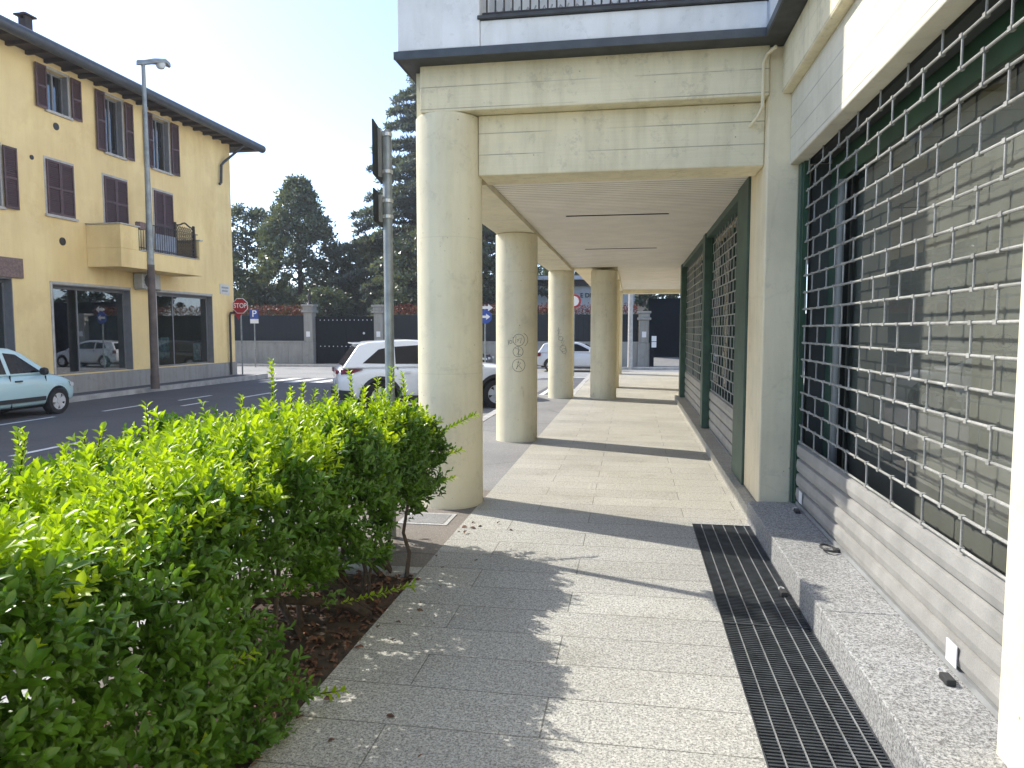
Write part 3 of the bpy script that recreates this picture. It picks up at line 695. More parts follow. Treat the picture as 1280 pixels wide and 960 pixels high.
for (a0, b0) in shoots + side_shoots:
    nst = max(4, int((b0 - a0).length / .035)); d = (b0 - a0).normalized()
    st.path([a0, a0.lerp(b0, .5) + Vector((random.uniform(-.01, .01), 0, 0)), b0], [.005, .004, .002], 5)
    for i in range(nst):
        q = a0.lerp(b0, (i + .3) / nst); sp_.append(q); sd_.append(d)
sp_ = np.array(sp_); sd_ = np.array(sd_)
A = sprig_leaves(sp_, sd_, 4, np.full(len(sp_), .035), rng.uniform(.045, .062, len(sp_)), None); leaves_mesh('shoot_leaves', 'leafnew_sun', *A, parent=HG)
# woody stems
for (bx, by) in [(-1.62, 4.62), (-1.85, 4.45), (-1.6, 4.05), (-1.75, 3.6), (-1.6, 3.1), (-1.8, 2.6), (-1.65, 2.1), (-1.75, 1.5), (-1.7, .8), (-2.05, 4.8)]:
    for k in range(4):
        p = Vector((bx + random.uniform(-.05, .05), by + random.uniform(-.05, .05), -.06)); pts = [p]; rr = [random.uniform(.011, .022)]
        d = Vector((random.uniform(-.75, .25), random.uniform(-.7, .6), random.uniform(.45, 1.1))).normalized()
        for s_ in range(6):
            p = p + d * random.uniform(.12, .2); d = (d + Vector((random.uniform(-.35, .3), random.uniform(-.35, .35), random.uniform(-.05, .4)))).normalized()
            if p.x > -1.5: p.x = -1.5
            if p.z > .95: break
            pts.append(p.copy()); rr.append(rr[-1] * .82)
        if len(pts) > 2: st.path(pts, rr, 7)
for pts, r0 in (([(-1.52, 3.95, -.04), (-1.6, 3.86, .06), (-1.78, 3.7, .13), (-1.95, 3.5, .20), (-2.1, 3.2, .3)], .034), ([(-1.54, 4.02, -.04), (-1.7, 4.0, .10), (-1.9, 3.9, .22), (-2.1, 3.9, .5)], .026), ([(-1.48, 4.55, -.04), (-1.47, 4.6, .14), (-1.53, 4.66, .26), (-1.5, 4.7, .5), (-1.6, 4.75, .8)], .016), ([(-1.56, 3.0, -.05), (-1.58, 2.95, .3), (-1.6, 3.05, .6)], .014)):
    st.path(pts, [r0 * (1 - .13 * i) for i in range(len(pts))], 9)
# dead leaves on the bed
n = 2600
P = np.stack([rng.uniform(-2.24, -1.40, n), rng.uniform(.5, 4.6, n), rng.uniform(-.028, .0, n)], 1)
P[:34, 0] = -1.40 + rng.exponential(.16, 34); P[:34, 2] = .003; P[:34, 1] = rng.uniform(1.8, 6, 34)
D = unit(n) * [1, 1, .35]; U = unit(n) * .5 + [0, 0, 1]; L = rng.uniform(.025, .06, n)
lt = leaves_mesh('leaf_litter', 'litter', P, D, U, L, L * .5, fold=.4, curl=.3); tag(lt, 'brown dead leaves scattered over the soil under the hedge', 'leaf litter', kind='stuff')

# ------------------------------------------------------------------ yellow building across the road
XF = -15.5
YB = thing('yellow_building', 'ochre yellow corner house with brown louvred shutters and ground floor shop windows', 'building', (-18, 20, -.15))
sw = MB(); sw.box(-15.6, -14.76, -20, 26.9, -.6, -.135); struct('sidewalk', sw, 'asph')
kb = MB()
for k in range(38): kb.box(-14.757, -14.6, -10 + k * .98, -10 + k * .98 + .972, -.6, -.13)
struct('kerb', kb, 'kerb')
y0w, y1w, z0w, z1w = 6.0, 26.36, -.2, 8.81
wins = {'t1': (17.45, 18.2, 7.52, 8.60), 't2': (19.6, 20.35, 6.92, 8.60), 't3': (21.75, 22.6, 6.92, 8.60), 't0': (14.4, 15.2, 7.5, 8.60),
        'm0': (15.0, 15.85, 4.7, 6.2), 'm1': (17.3, 18.22, 4.75, 6.2), 'm2': (19.45, 20.4, 4.72, 6.2), 'm3': (21.72, 22.65, 4.02, 6.2)}
shops = {'s1': (17.32, 20.42, .40, 2.89), 's2': (21.65, 24.88, .40, 2.9), 's0': (13.6, 16.05, -.12, 2.95)}
ops = list(wins.values()) + list(shops.values())
def wall_x(X, ya, yb, za, zb, ops, depth, sgn=-1):
    ys = sorted({ya, yb, *[o[0] for o in ops], *[o[1] for o in ops]}); zs = sorted({za, zb, *[o[2] for o in ops], *[o[3] for o in ops]})
    a = MB()
    for i in range(len(ys) - 1):
        for j in range(len(zs) - 1):
            cy, cz = (ys[i] + ys[i + 1]) / 2, (zs[j] + zs[j + 1]) / 2
            if any(o[0] < cy < o[1] and o[2] < cz < o[3] for o in ops): continue
            a.quad((X, ys[i], zs[j]), (X, ys[i + 1], zs[j]), (X, ys[i + 1], zs[j + 1]), (X, ys[i], zs[j + 1]))
    for (o0, o1, o2, o3) in ops:
        Xi = X + sgn * depth
        a.quad((X, o0, o2), (Xi, o0, o2), (Xi, o0, o3), (X, o0, o3)); a.quad((X, o1, o2), (Xi, o1, o2), (Xi, o1, o3), (X, o1, o3))
        a.quad((X, o0, o3), (Xi, o0, o3), (Xi, o1, o3), (X, o1, o3)); a.quad((X, o0, o2), (Xi, o0, o2), (Xi, o1, o2), (X, o1, o2))
    return a
a = wall_x(XF, y0w, y1w, z0w, z1w, ops, .28)
a.quad((XF, y1w, z0w), (-26, y1w, z0w), (-26, y1w, z1w), (XF, y1w, z1w)); a.quad((XF, y0w, z0w), (-26, y0w, z0w), (-26, y0w, z1w), (XF, y0w, z1w)); a.quad((-26, y0w, z0w), (-26, y1w, z0w), (-26, y1w, z1w), (-26, y0w, z1w))
a.build('wall', 'yellow', YB)
def leafshut(y0, y1, z0, z1, x, par):
    a = MB(); t = .045
    a.box(x, x + .035, y0, y0 + t, z0, z1); a.box(x, x + .035, y1 - t, y1, z0, z1); a.box(x, x + .035, y0 + t, y1 - t, z1 - t * 1.3, z1); a.box(x, x + .035, y0 + t, y1 - t, z0, z0 + t * 1.5); a.box(x, x + .035, y0 + t, y1 - t, (z0 + z1) / 2 - .03, (z0 + z1) / 2 + .03)
    o = a.build('shutter', 'shutframe', par)
    a = MB(); z = z0 + .08
    while z < z1 - .09:
        a.add([(x + .004, y0 + t, z + .045), (x + .03, y0 + t, z), (x + .03, y1 - t, z), (x + .004, y1 - t, z + .045)], [(0, 1, 2, 3)]); z += .05
    a.box(x - .002, x + .003, y0 + t, y1 - t, z0 + .05, z1 - .05)
    return o, a
def window(key, closed):
    y0, y1, z0, z1 = wins[key]
    a = MB(); xi = XF - .2; t = .06
    for (p, q) in ((y0, y0 + t), (y1 - t, y1), ((y0 + y1) / 2 - t / 2, (y0 + y1) / 2 + t / 2)): a.box(xi, xi + .05, p, q, z0, z1)
    a.box(xi, xi + .051, y0 + t, y1 - t, z0, z0 + t); a.box(xi, xi + .051, y0 + t, y1 - t, z1 - t, z1)
    w = a.build('window', 'greytrim', YB)
    a = MB(); a.box(xi + .015, xi + .02, y0 + t, y1 - t, z0 + t, z1 - t); a.build('pane', 'dkglass', w)
    a = MB(); a.box(xi - .12, xi - .11, y0, y0 + (y1 - y0) * .7, z0, z1); a.build('curtain', 'curtain', w)
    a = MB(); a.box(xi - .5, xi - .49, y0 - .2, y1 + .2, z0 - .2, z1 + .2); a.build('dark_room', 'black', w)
    a = MB(); a.box(XF + .001, XF + .07, y0 - .1, y1 + .1, z0 - .07, z0 - .002); a.build('sill', 'palestone', w)
    a = MB(); a.box(XF - .2, XF + .003, y0 + .001, y0 + .02, z0, z1); a.build('reveal', 'greytrim', w); a = MB(); a.box(XF - .2, XF + .003, y1 - .02, y1 - .001, z0, z1); a.build('reveal', 'greytrim', w)
    a = MB(); t2 = .07; a.box(XF + .001, XF + .012, y0 - t2, y0 - .002, z0, z1 + t2); a.box(XF + .001, XF + .012, y1 + .002, y1 + t2, z0, z1 + t2); a.box(XF + .001, XF + .0125, y0 - .002, y1 + .002, z1 + .002, z1 + t2); a.build('surround', 'palestone', w)
    if closed:
        ym = (y0 + y1) / 2
        for (p, q) in ((y0 - .01, ym - .004), (ym + .004, y1 + .01)):
            o, sl = leafshut(p, q, z0, z1, XF + .016, w); sl.build('louvres', 'shut', o) if False else sl.build('louvres', 'shut', w)
    else:
        hw = (y1 - y0) / 2
        # open leaves folded back on the wall, standing a little off it
        o, sl = leafshut(y0 - hw - .04, y0 - .06, z0 - .02, z1 + .02, XF + .05, w); sl.build('louvres', 'shut', w)
        o, sl = leafshut(y1 + .06, y1 + hw + .04, z0 - .02, z1 + .02, XF + .05, w); sl.build('louvres', 'shut', w)
for k_, cl in (('t0', 0), ('t1', 0), ('t2', 0), ('t3', 0), ('m0', 0), ('m1', 1), ('m2', 1), ('m3', 1)): window(k_, cl)
for k_ in ('s0', 's1', 's2'):
    y0, y1, z0, z1 = shops[k_]
    a = MB(); xi = XF - .26
    a.box(xi, xi + .05, y0 + .03, y0 + .08, z0 + .05, z1 - .12); a.box(xi, xi + .05, y1 - .08, y1 - .03, z0 + .05, z1 - .12); a.box(xi, xi + .05, y0 + .03, y1 - .03, z1 - .115, z1 - .0); a.box(xi, xi + .05, y0 + .03, y1 - .03, z0, z0 + .05)
    yc = y0 + (y1 - y0) * .36; a.box(xi, xi + .05, yc - .02, yc + .02, z0 + .05, z1 - .12)
    s = a.build('shop_window', 'greytrim', YB)
    a = MB(); a.box(xi + .02, xi + .026, y0 + .08, y1 - .08, z0 + .05, z1 - .12); a.build('pane', 'dkglass', s)
    a = MB(); a.box(XF - .255, XF + .006, y1 - .027, y1 - .003, z0 + .003, z1 - .003); a.box(XF - .255, XF + .006, y0 + .003, y0 + .027, z0 + .003, z1 - .003); a.box(XF - .255, XF + .006, y0 + .03, y1 - .03, z1 - .03, z1 - .004); a.build('reveal', 'greytrim', s)
    a = MB(); a.box(XF + .002, XF + .02, y0 - .07, y0 - .002, z0, z1 + .07); a.box(XF + .002, XF + .02, y0, y1, z1 + .003, z1 + .07); a.build('trim', 'palestone', s)
    a = MB(); a.box(xi - 3, xi - 2.9, y0 - 1, y1 + 1, -.2, 3.2); a.box(xi - 2.9, xi - .05, y0 - 1, y1 + 1, -.2, .2); a.box(xi - 2.9, xi - .05, y0 - 1, y1 + 1, 3.1, 3.2); a.build('showroom', 'showroom', s)
    if k_ != 's0':
        for (yy, w_, zz, h_) in ((y1 - .85, .5, z0 + .1, .72),) if k_ == 's1' else ((y1 - .75, .45, z0 + .12, .62), (y0 + .35, .75, z0 + .25, .75)):
            a = MB(); a.box(xi - .1, xi - .09, yy, yy + w_, zz, zz + h_); a.build('poster', 'poster', s)
a = MB()
a.box(XF + .002, XF + .045, 16.1, 26.40, -.2, .38); a.box(-20, XF + .002, 26.362, 26.40, -.2, .38); a.build('plinth', 'plinth', YB, bevel=.01)
a = MB(); a.box(XF + .002, XF + .07, 13.3, 16.35, 2.96, 3.46); a.build('lintel', 'lintel', YB, bevel=.01)
# roof: hip with wide eaves
ex = XF + .75; ey1 = y1w + .95; ey0 = y0w - .9; ew = -26.75; zE = 8.84; zR = 11.2; xm = (ex + ew) / 2
a = MB(); vs = [(ex, ey0, zE), (ex, ey1, zE), (ew, ey1, zE), (ew, ey0, zE), (xm, ey0 + 5, zR), (xm, ey1 - 5, zR)]
a.add(vs, [(0, 1, 5, 4), (1, 2, 5), (2, 3, 4, 5), (3, 0, 4)]); ro = a.build('roof', 'tile', YB)
a = MB(); a.quad((ex, ey0, zE - .02), (ex, ey1, zE - .02), (ew, ey1, zE - .02), (ew, ey0, zE - .02)); a.build('soffit', 'eave', ro)
for k in range(14, 36):
    a = MB(); yy = y0w + k * .6; a.box(XF, ex - .05, yy, yy + .09, zE - .12, zE - .025); a.build('rafter', 'eave', ro)
a = MB(); a.path([(ex + .07, ey0 - .1, zE), (ex + .07, ey1 + .1, zE)], .15, 12); a.path([(ex, ey1 + .07, zE + .01), (ew, ey1 + .07, zE + .01)], .1, 10); a.build('gutter', 'gutter', YB, smooth=True)
a = MB(); a.path([(ex + .05, 26.2, zE - .05), (XF + .3, 26.1, 8.35), (XF + .12, 25.75, 8.0), (XF + .1, 25.6, 7.85), (XF + .1, 25.55, 7.2), (XF + .1, 25.45, 7.12)], .05, 8); a.build('downpipe', 'gutter', YB, smooth=True)
a = MB(); a.path([(XF + .06, 26.35, 2.3), (XF + .1, 25.95, 2.3), (XF + .1, 25.88, 2.2), (XF + .1, 25.88, -.1)], .045, 8); a.build('downpipe', 'iron', YB, smooth=True)
a = MB(); a.box(-17.12, -16.88, 18.38, 18.62, 9.4, 10.36); ch = a.build('chimney', 'eave', ro)
a = MB(); a.box(-17.12, -17.06, 18.38, 18.62, 10.362, 10.44); a.box(-16.94, -16.88, 18.38, 18.62, 10.362, 10.44); a.box(-17.2, -16.8, 18.3, 18.7, 10.442, 10.49); a.box(-17.06, -16.94, 18.4, 18.6, 10.492, 10.55); a.build('chimney_cap', 'eave', ro)
for (yy, zz, r) in ((17.72, 7.15, .08), (16.85, 6.13, .05), (17.76, 4.07, .09)):
    a = MB(); a.lathe([(r * 1.25, 0), (r * 1.2, .02), (r * .8, .022)], (XF + .001, yy, zz), 14, 'x'); v_ = a.build('wall_vent', 'iron', YB)
a = MB(); a.box(XF + .002, XF + .03, 25.4, 26.05, 3.0, 3.38); pl = a.build('street_nameplate', 'plate', YB)
a = MB(); a.box(XF + .031, XF + .034, 25.48, 25.95, 3.22, 3.29); a.box(XF + .031, XF + .034, 25.5, 25.9, 3.1, 3.16); a.build('worn_lettering', 'faded', pl)
# house balcony
a = MB(); xb = XF + 1.1
a.box(XF + .002, xb, 18.65, 22.58, 3.45, 3.98); a.box(XF + .002, xb, 18.65, 19.42, 3.982, 4.65); a.box(XF + .002, xb, 22.46, 22.58, 3.982, 4.62); bb = a.build('balcony', 'yellow', YB, bevel=.01)
a = MB(); a.box(XF + .002, xb + .04, 18.62, 19.46, 4.653, 4.69); a.box(XF + .002, xb + .04, 22.43, 22.61, 4.623, 4.66); a.box(XF + .1, xb + .03, 19.46, 22.43, 3.983, 4.01); a.build('coping', 'palestone', bb)
a = MB(); yy = 19.5
while yy < 22.4: a.tube((xb - .06, yy, 4.01), (xb - .06, yy, 4.82), .009, seg=5); yy += .11
a.tube((xb - .06, 19.44, 4.82), (xb - .06, 22.45, 4.82), .016); a.tube((xb - .06, 19.44, 4.09), (xb - .06, 22.45, 4.09), .012); a.build('railing', 'iron', bb)
a = MB(); a.box(xb - .12, xb - .1, 20.3, 21.35, 4.05, 4.6); a.build('windbreak_panel', 'bluepanel', bb)
a = MB()
ya, yb_ = 21.4, 22.4; za, zb_ = 4.0, 5.0; X_ = xb - .16
for yy in (ya, yb_): a.box(X_ - .02, X_ + .03, yy - .04, yy + .04, za, zb_ + .1)
a.box(X_, X_ + .02, ya, yb_, za + .02, za + .07); a.box(X_, X_ + .02, ya, yb_, za + .5, za + .54)
def clipline(p, q):
    a.tube((X_ + .01, p[0], p[1]), (X_ + .01, q[0], q[1]), .016, seg=4)
for k in range(-8, 9):
    for s_ in (1, -1):
        pts = []
        for t in np.linspace(0, 1, 2):
            pts.append(t)
        yA = ya + k * .125 if s_ > 0 else yb_ - k * .125
        # line y = yA + s*(z-za)
        z0_, z1_ = za, zb_
        q0 = (yA, z0_); q1 = (yA + s_ * (z1_ - z0_), z1_)
        # clip in y
        def at(y): return z0_ + (y - yA) * s_
        zlo, zhi = sorted((at(ya), at(yb_))); zlo = max(zlo, z0_); zhi = min(zhi, z1_)
        if zhi - zlo > .05: clipline((yA + s_ * (zlo - z0_), zlo), (yA + s_ * (zhi - z0_), zhi))
a.path([(X_ + .01, ya, zb_)] + [(X_ + .01, ya + (yb_ - ya) * t, zb_ + .14 * math.sin(math.pi * t) - .05 * math.sin(2 * math.pi * t) ** 2) for t in np.linspace(.1, .9, 9)] + [(X_ + .01, yb_, zb_)], .025, 6)
tl = a.build('trellis_screen', 'lattice'); tag(tl, 'dark wooden trellis screen standing on the balcony of the yellow house', 'trellis')
a = MB(); a.box(xb - .14, xb + .02, 19.47, 19.72, 4.62, 4.83); fp = a.build('flower_box', 'lintel'); tag(fp, 'small brown flower box hung at the end of the balcony railing', 'flower box')
# air conditioner
AC = thing('air_conditioner', 'pale outdoor air conditioner hung on the yellow wall under the balcony', 'air conditioner', (XF + .2, 21.0, 2.92))
a = MB(); a.box(XF + .03, XF + .33, 20.55, 21.45, 2.95, 3.42); a.build('casing', 'ac', AC, bevel=.015)
a = MB(); a.lathe([(.2, 0), (.19, .012), (.02, .014)], (XF + .331, 20.86, 3.19), 22, 'x')
for k in range(9): a.box(XF + .332, XF + .345, 20.62, 21.1, 2.99 + k * .047, 3.0 + k * .047)
a.build('fan_grille', 'iron', AC)
a = MB(); a.box(XF + .002, XF + .4, 20.62, 20.66, 2.9, 2.947); a.box(XF + .002, XF + .4, 21.34, 21.38, 2.9, 2.947); a.build('bracket', 'alu', AC)

# ------------------------------------------------------------------ street lamp
LX, LY = -14.35, 19.85
SL = thing('street_lamp', 'tall grey street lamp on the sidewalk before the yellow house', 'street lamp', (LX, LY, -.14))
a = MB(); a.lathe([(.13, -.15), (.125, .25), (.115, .28), (.105, 3.6)], (LX, LY, 0), 18); a.build('pole_base', 'lamp_rust', SL, smooth=True)
a = MB(); a.lathe([(.10, 3.6), (.075, 6.5), (.055, 9.45)], (LX, LY, 0), 18); a.build('pole', 'lamp_pole', SL, smooth=True)
a = MB(); pr = [(-.18, 9.46, .05), (.0, 9.5, .09), (.3, 9.62, .15), (.62, 9.69, .15), (.78, 9.62, .06)]
vs = []; fs = []
for i, (d, z, w) in enumerate(pr):
    for kx, kz in ((-w, -.05), (-w, .03), (-w * .5, .09), (w * .5, .09), (w, .03), (w, -.05)): vs.append((LX + kx * .85 + d * .55, LY + d * .83 - kx * .5, z + kz))
for i in range(len(pr) - 1):
    for k in range(6): fs.append((i * 6 + k, i * 6 + (k + 1) % 6, (i + 1) * 6 + (k + 1) % 6, (i + 1) * 6 + k))
fs += [tuple(range(6)), tuple(range(len(pr) * 6 - 6, len(pr) * 6))]
a.add(vs, fs); a.build('lamp_head', 'lamp_pole', SL, smooth=True, bevel=.01)
a = MB(); c0 = (LX + .5 * .55, LY + .5 * .83, 9.6); a.lathe([(.02, -.15), (.1, -.12), (.14, -.04), (.145, .02)], c0, 14); a.build('diffuser', 'lampglass', SL, smooth=True)

# ------------------------------------------------------------------ road signs
def facing(x, y): return math.atan2(0 - y, 0 - x)       # direction towards the pavement
def disc(r, seg, a0=0, th=.02):
    return [(r * math.cos(a0 + 2 * math.pi * k / seg), r * math.sin(a0 + 2 * math.pi * k / seg)) for k in range(seg)]
# STOP sign
sx, sy = -15.17, 26.25
ST = thing('stop_sign', 'red octagonal STOP sign on a post at the corner of the yellow house', 'stop sign', (sx, sy, -.15), R(8))
a = MB(); a.lathe([(.03, -.2), (.03, 3.0)], (0, .06, 0), 12); a.build('post', 'pole', ST, local=True, smooth=True)
a = MB(); a.prism([(p[0], p[1] + 2.73) for p in disc(.32, 8, math.pi / 8)], 'y', 0, .02); a.build('face_rim', 'white', ST, local=True)
a = MB(); a.prism([(p[0], p[1] + 2.73) for p in disc(.297, 8, math.pi / 8)], 'y', -.004, .0); a.build('face', 'red', ST, local=True)
text_mesh('lettering', 'STOP', .265, 'white', ST, Vector((0, -.008, 2.73)), Euler((R(90), 0, 0)), .002, local=True, squeeze=.82)
a = MB(); a.prism([(-.32, 2.55), (-.10, 2.18), (.12, 2.55)], 'y', .03, .045); a.build('give_way_plate', 'red', ST, local=True)
# parking sign
gx_, gy_ = -19.78, 35.6
PS = thing('parking_sign', 'blue parking sign with white plate on a thin pole before the stone wall', 'parking sign', (gx_, gy_, -.3), R(25))
a = MB(); a.lathe([(.03, -.1), (.03, 3.0)], (0, .05, 0), 10); a.build('post', 'pole', PS, local=True, smooth=True)
a = MB(); a.box(-.21, .21, 0, .02, 2.52, 3.02); a.build('panel', 'blue', PS, local=True, bevel=.01)
a = MB(); a.box(-.21, .21, 0, .018, 2.28, 2.51); a.build('time_plate', 'white', PS, local=True)
text_mesh('lettering', 'P', .48, 'white', PS, Vector((0, -.006, 2.78)), Euler((R(90), 0, 0)), .003, local=True)
# arrow sign
ax_, ay_ = -6.35, 31.0
AS = thing('arrow_sign', 'round blue sign with white right arrow below a small white arrow plate', 'road sign', (ax_, ay_, -.36), R(10))
a = MB(); a.lathe([(.03, -.1), (.03, 3.1)], (0, .05, 0), 10); a.build('post', 'pole', AS, local=True, smooth=True)
a = MB(); a.prism([(p[0], p[1] + 2.57) for p in disc(.30, 28)], 'y', 0, .02); a.build('disc', 'blue', AS, local=True)
def arrow(cx, z, s): return [(cx - s, z - s * .22), (cx + s * .2, z - s * .22), (cx + s * .2, z - s * .6), (cx + s, z), (cx + s * .2, z + s * .6), (cx + s * .2, z + s * .22), (cx - s, z + s * .22)]
a = MB(); a.prism(arrow(0, 2.57, .23), 'y', -.006, -.0005); a.build('arrow', 'white', AS, local=True)
a = MB(); a.prism(arrow(.08, 2.97, .27), 'y', 0, .015); a.build('arrow_plate', 'white', AS, local=True)
# red ringed sign
rx_, ry_ = -2.45, 30.8
RS = thing('prohibition_sign', 'round white sign with red ring seen between the cream columns', 'road sign', (rx_, ry_, -.36), R(4))
a = MB(); a.lathe([(.03, -.1), (.03, 3.5)], (0, .05, 0), 10); a.build('post', 'pole', RS, local=True, smooth=True)
a = MB(); a.prism([(p[0], p[1] + 3.22) for p in disc(.30, 28)], 'y', 0, .02); a.build('ring', 'red', RS, local=True)
a = MB(); a.prism([(p[0], p[1] + 3.22) for p in disc(.21, 28)], 'y', -.005, -.0005); a.build('disc', 'white', RS, local=True)
# utility pole
UP = MB(); UP.lathe([(.13, -.6), (.10, 6.0)], (-.08, 36.6, 0), 14); o = UP.build('utility_pole', 'palestone', smooth=True); tag(o, 'pale concrete utility pole before the stone wall beyond the arcade', 'utility pole')

# ------------------------------------------------------------------ wall, gates and pillars across the side street
sw = MB(); sw.box(-60, 40, 36.65, 38.4, -.6, -.25); struct('sidewalk', sw, 'asph_l')
kb = MB(); kb.box(-60, 40, 36.5, 36.647, -.6, -.235); struct('kerb', kb, 'kerb')
rp = MB(); rp.add([(1.0, 38.4, -.248), (6, 38.4, -.248), (6, 41, .12), (1.0, 41, .12)], [(0, 1, 2, 3)]); struct('driveway', rp, 'asph_l')
def fence(x0, x1, label):
    t = thing('boundary_fence', label, 'fence', ((x0 + x1) / 2, 38, -.25), group='fences along the side street')
    a = MB(); x = x0
    while x < x1 - .05: xe = min(x + 1.9, x1); a.box(x, xe - .012, 38, 38.35, -.5, .92); x = xe
    a.build('stone_base', 'stone', t, bevel=.01)
    a = MB(); a.box(x0, x1, 37.97, 38.38, .923, 1.02); a.build('coping', 'stone', t, bevel=.01)
    a = MB(); a.box(x0, x1, 38.16, 38.19, 1.022, 2.45); a.build('metal_sheet', 'metalfence', t)
    return t
fence(-40, -18.12, 'dark metal fence on stone base beside the parking sign')
fence(-13.40, .33, 'dark metal fence on stone base seen between the columns')
fence(6.2, 25, 'dark metal fence on stone base beyond the right driveway gate')
def pillar(x, w, h, label, finial=True):
    t = thing('gate_pillar', label, 'gate pillar', (x, 38.1, -.25), group='stone gate pillars')
    a = MB(); a.box(x - w / 2 - .06, x + w / 2 + .06, 37.8, 38.42, -.5, .95); a.box(x - w / 2, x + w / 2, 37.86, 38.36, .952, h - .45); a.build('shaft', 'stone', t, bevel=.02)
    a = MB(); a.box(x - w / 2 - .1, x + w / 2 + .1, 37.76, 38.46, h - .448, h - .33); a.box(x - w / 2 - .03, x + w / 2 + .03, 37.83, 38.39, h - .328, h - .12); a.box(x - w / 2 - .1, x + w / 2 + .1, 37.76, 38.46, h - .118, h); a.build('capital', 'stone', t, bevel=.015)
    a = MB(); a.box(x - .11, x + .11, 37.84, 37.858, 1.25, 1.55); a.build('plaque', 'white', t)
    if finial:
        a = MB(); a.lathe([(.16, 0), (.1, .08), (.05, .2), (.12, .35), (.10, .5), (.03, .62), (.05, .75), (.0, .95)], (x, 38.1, h + .001), 10); a.build('finial', 'iron', t, smooth=True)
pillar(-17.82, .52, 3.05, 'stone gate pillar with black finial left of the black double gate')
pillar(-13.72, .52, 3.0, 'stone gate pillar behind the sign pole, right of the black double gate', False)
pillar(.62, .5, 2.6, 'stone gate pillar at the end of the arcade view', False)
G1 = thing('gate', 'black double sheet gate with rows of white studs between the stone pillars', 'gate', (-15.7, 38.1, -.25))
a = MB(); a.box(-17.48, -15.71, 38.1, 38.15, -.24, 2.32); a.build('gate_leaf', 'gate', G1); a = MB(); a.box(-15.69, -14.06, 38.1, 38.15, -.24, 2.32); a.build('gate_leaf', 'gate', G1)
a = MB()
for zz in (.72, 2.18):
    for k in range(13): a.lathe([(.03, 0), (.024, -.02), (.0, -.028)], (-17.2 + k * .25, 38.099, zz), 8, 'y')
a.lathe([(.07, 0), (.05, -.03), (0, -.04)], (-14.65, 38.099, 1.45), 10, 'y'); a.build('studs', 'white', G1)
a = MB(); a.box(-17.48, -14.06, 38.09, 38.16, 2.322, 2.38); a.build('top_rail', 'gate', G1)
G2 = thing('gate', 'tall plain black driveway gate at the end of the arcade', 'gate', (3.5, 41, .1))
a = MB(); a.box(1.0, 6.2, 41.05, 41.1, .08, 3.3); a.build('gate_leaf', 'gate', G2)
a = MB(); a.box(1.0, 6.2, 41.0, 41.12, 3.302, 3.38); a.box(.9, .998, 40.98, 41.15, -.2, 3.4); a.build('frame', 'gate', G2)
NB = thing('notice_post', 'narrow black post with two white notices beside the right gate pillar', 'notice post', (1.02, 37.75, -.25))
a = MB(); a.box(.9, 1.12, 37.7, 37.8, -.4, 2.1); a.build('post', 'gate', NB, bevel=.01)
a = MB(); a.box(1.0, 1.24, 37.66, 37.69, 1.05, 1.32); a.box(1.0, 1.24, 37.66, 37.69, .74, 1.02); a.build('notice', 'white', NB)

# villas behind
V1 = thing('villa', 'low white villa with dark eave and lettered sign behind the fence', 'house', (-3.2, 52, 0))
a = MB(); a.box(-9, .2, 52, 60, -.5, 4.78); a.build('wall', 'villa', V1)
a = MB(); a.box(-9.6, .5, 51.2, 60, 5.17, 5.45); a.build('roof', 'white', V1, bevel=.03)
a = MB(); a.box(-9.2, .3, 51.6, 60, 4.782, 5.168); a.build('dark_band', 'iron', V1)
a = MB(); a.box(-6.9, -6.0, 51.94, 51.99, 1.4, 3.2); a.box(-2.4, -1.6, 51.94, 51.99, 1.2, 2.7); a.build('window', 'black', V1)
text_mesh('lettering', 'E DI', .44, 'ink', V1, Vector((-3.3, 51.95, 4.08)), Euler((R(90), 0, 0)), .03)
V2 = thing('villa', 'peach coloured house above the far gate pillar', 'house', (-.5, 70, 0))
a = MB(); a.box(-4, 1.9, 70, 80, -.5, 5.6); a.build('wall', 'peach', V2)
a = MB(); a.add([(-4.5, 69.4, 5.6), (2.4, 69.4, 5.6), (2.4, 80.5, 5.6), (-4.5, 80.5, 5.6), (-1, 73, 7.6), (-1, 77, 7.6)], [(0, 1, 4), (1, 2, 5, 4), (2, 3, 5), (3, 0, 4, 5), (0, 3, 2, 1)]); a.build('roof', 'tile', V2)
for x in (-.9, .6):
    a = MB(); a.box(x, x + .7, 69.95, 69.99, 3.9, 5.0); a.build('window', 'shutframe', V2)

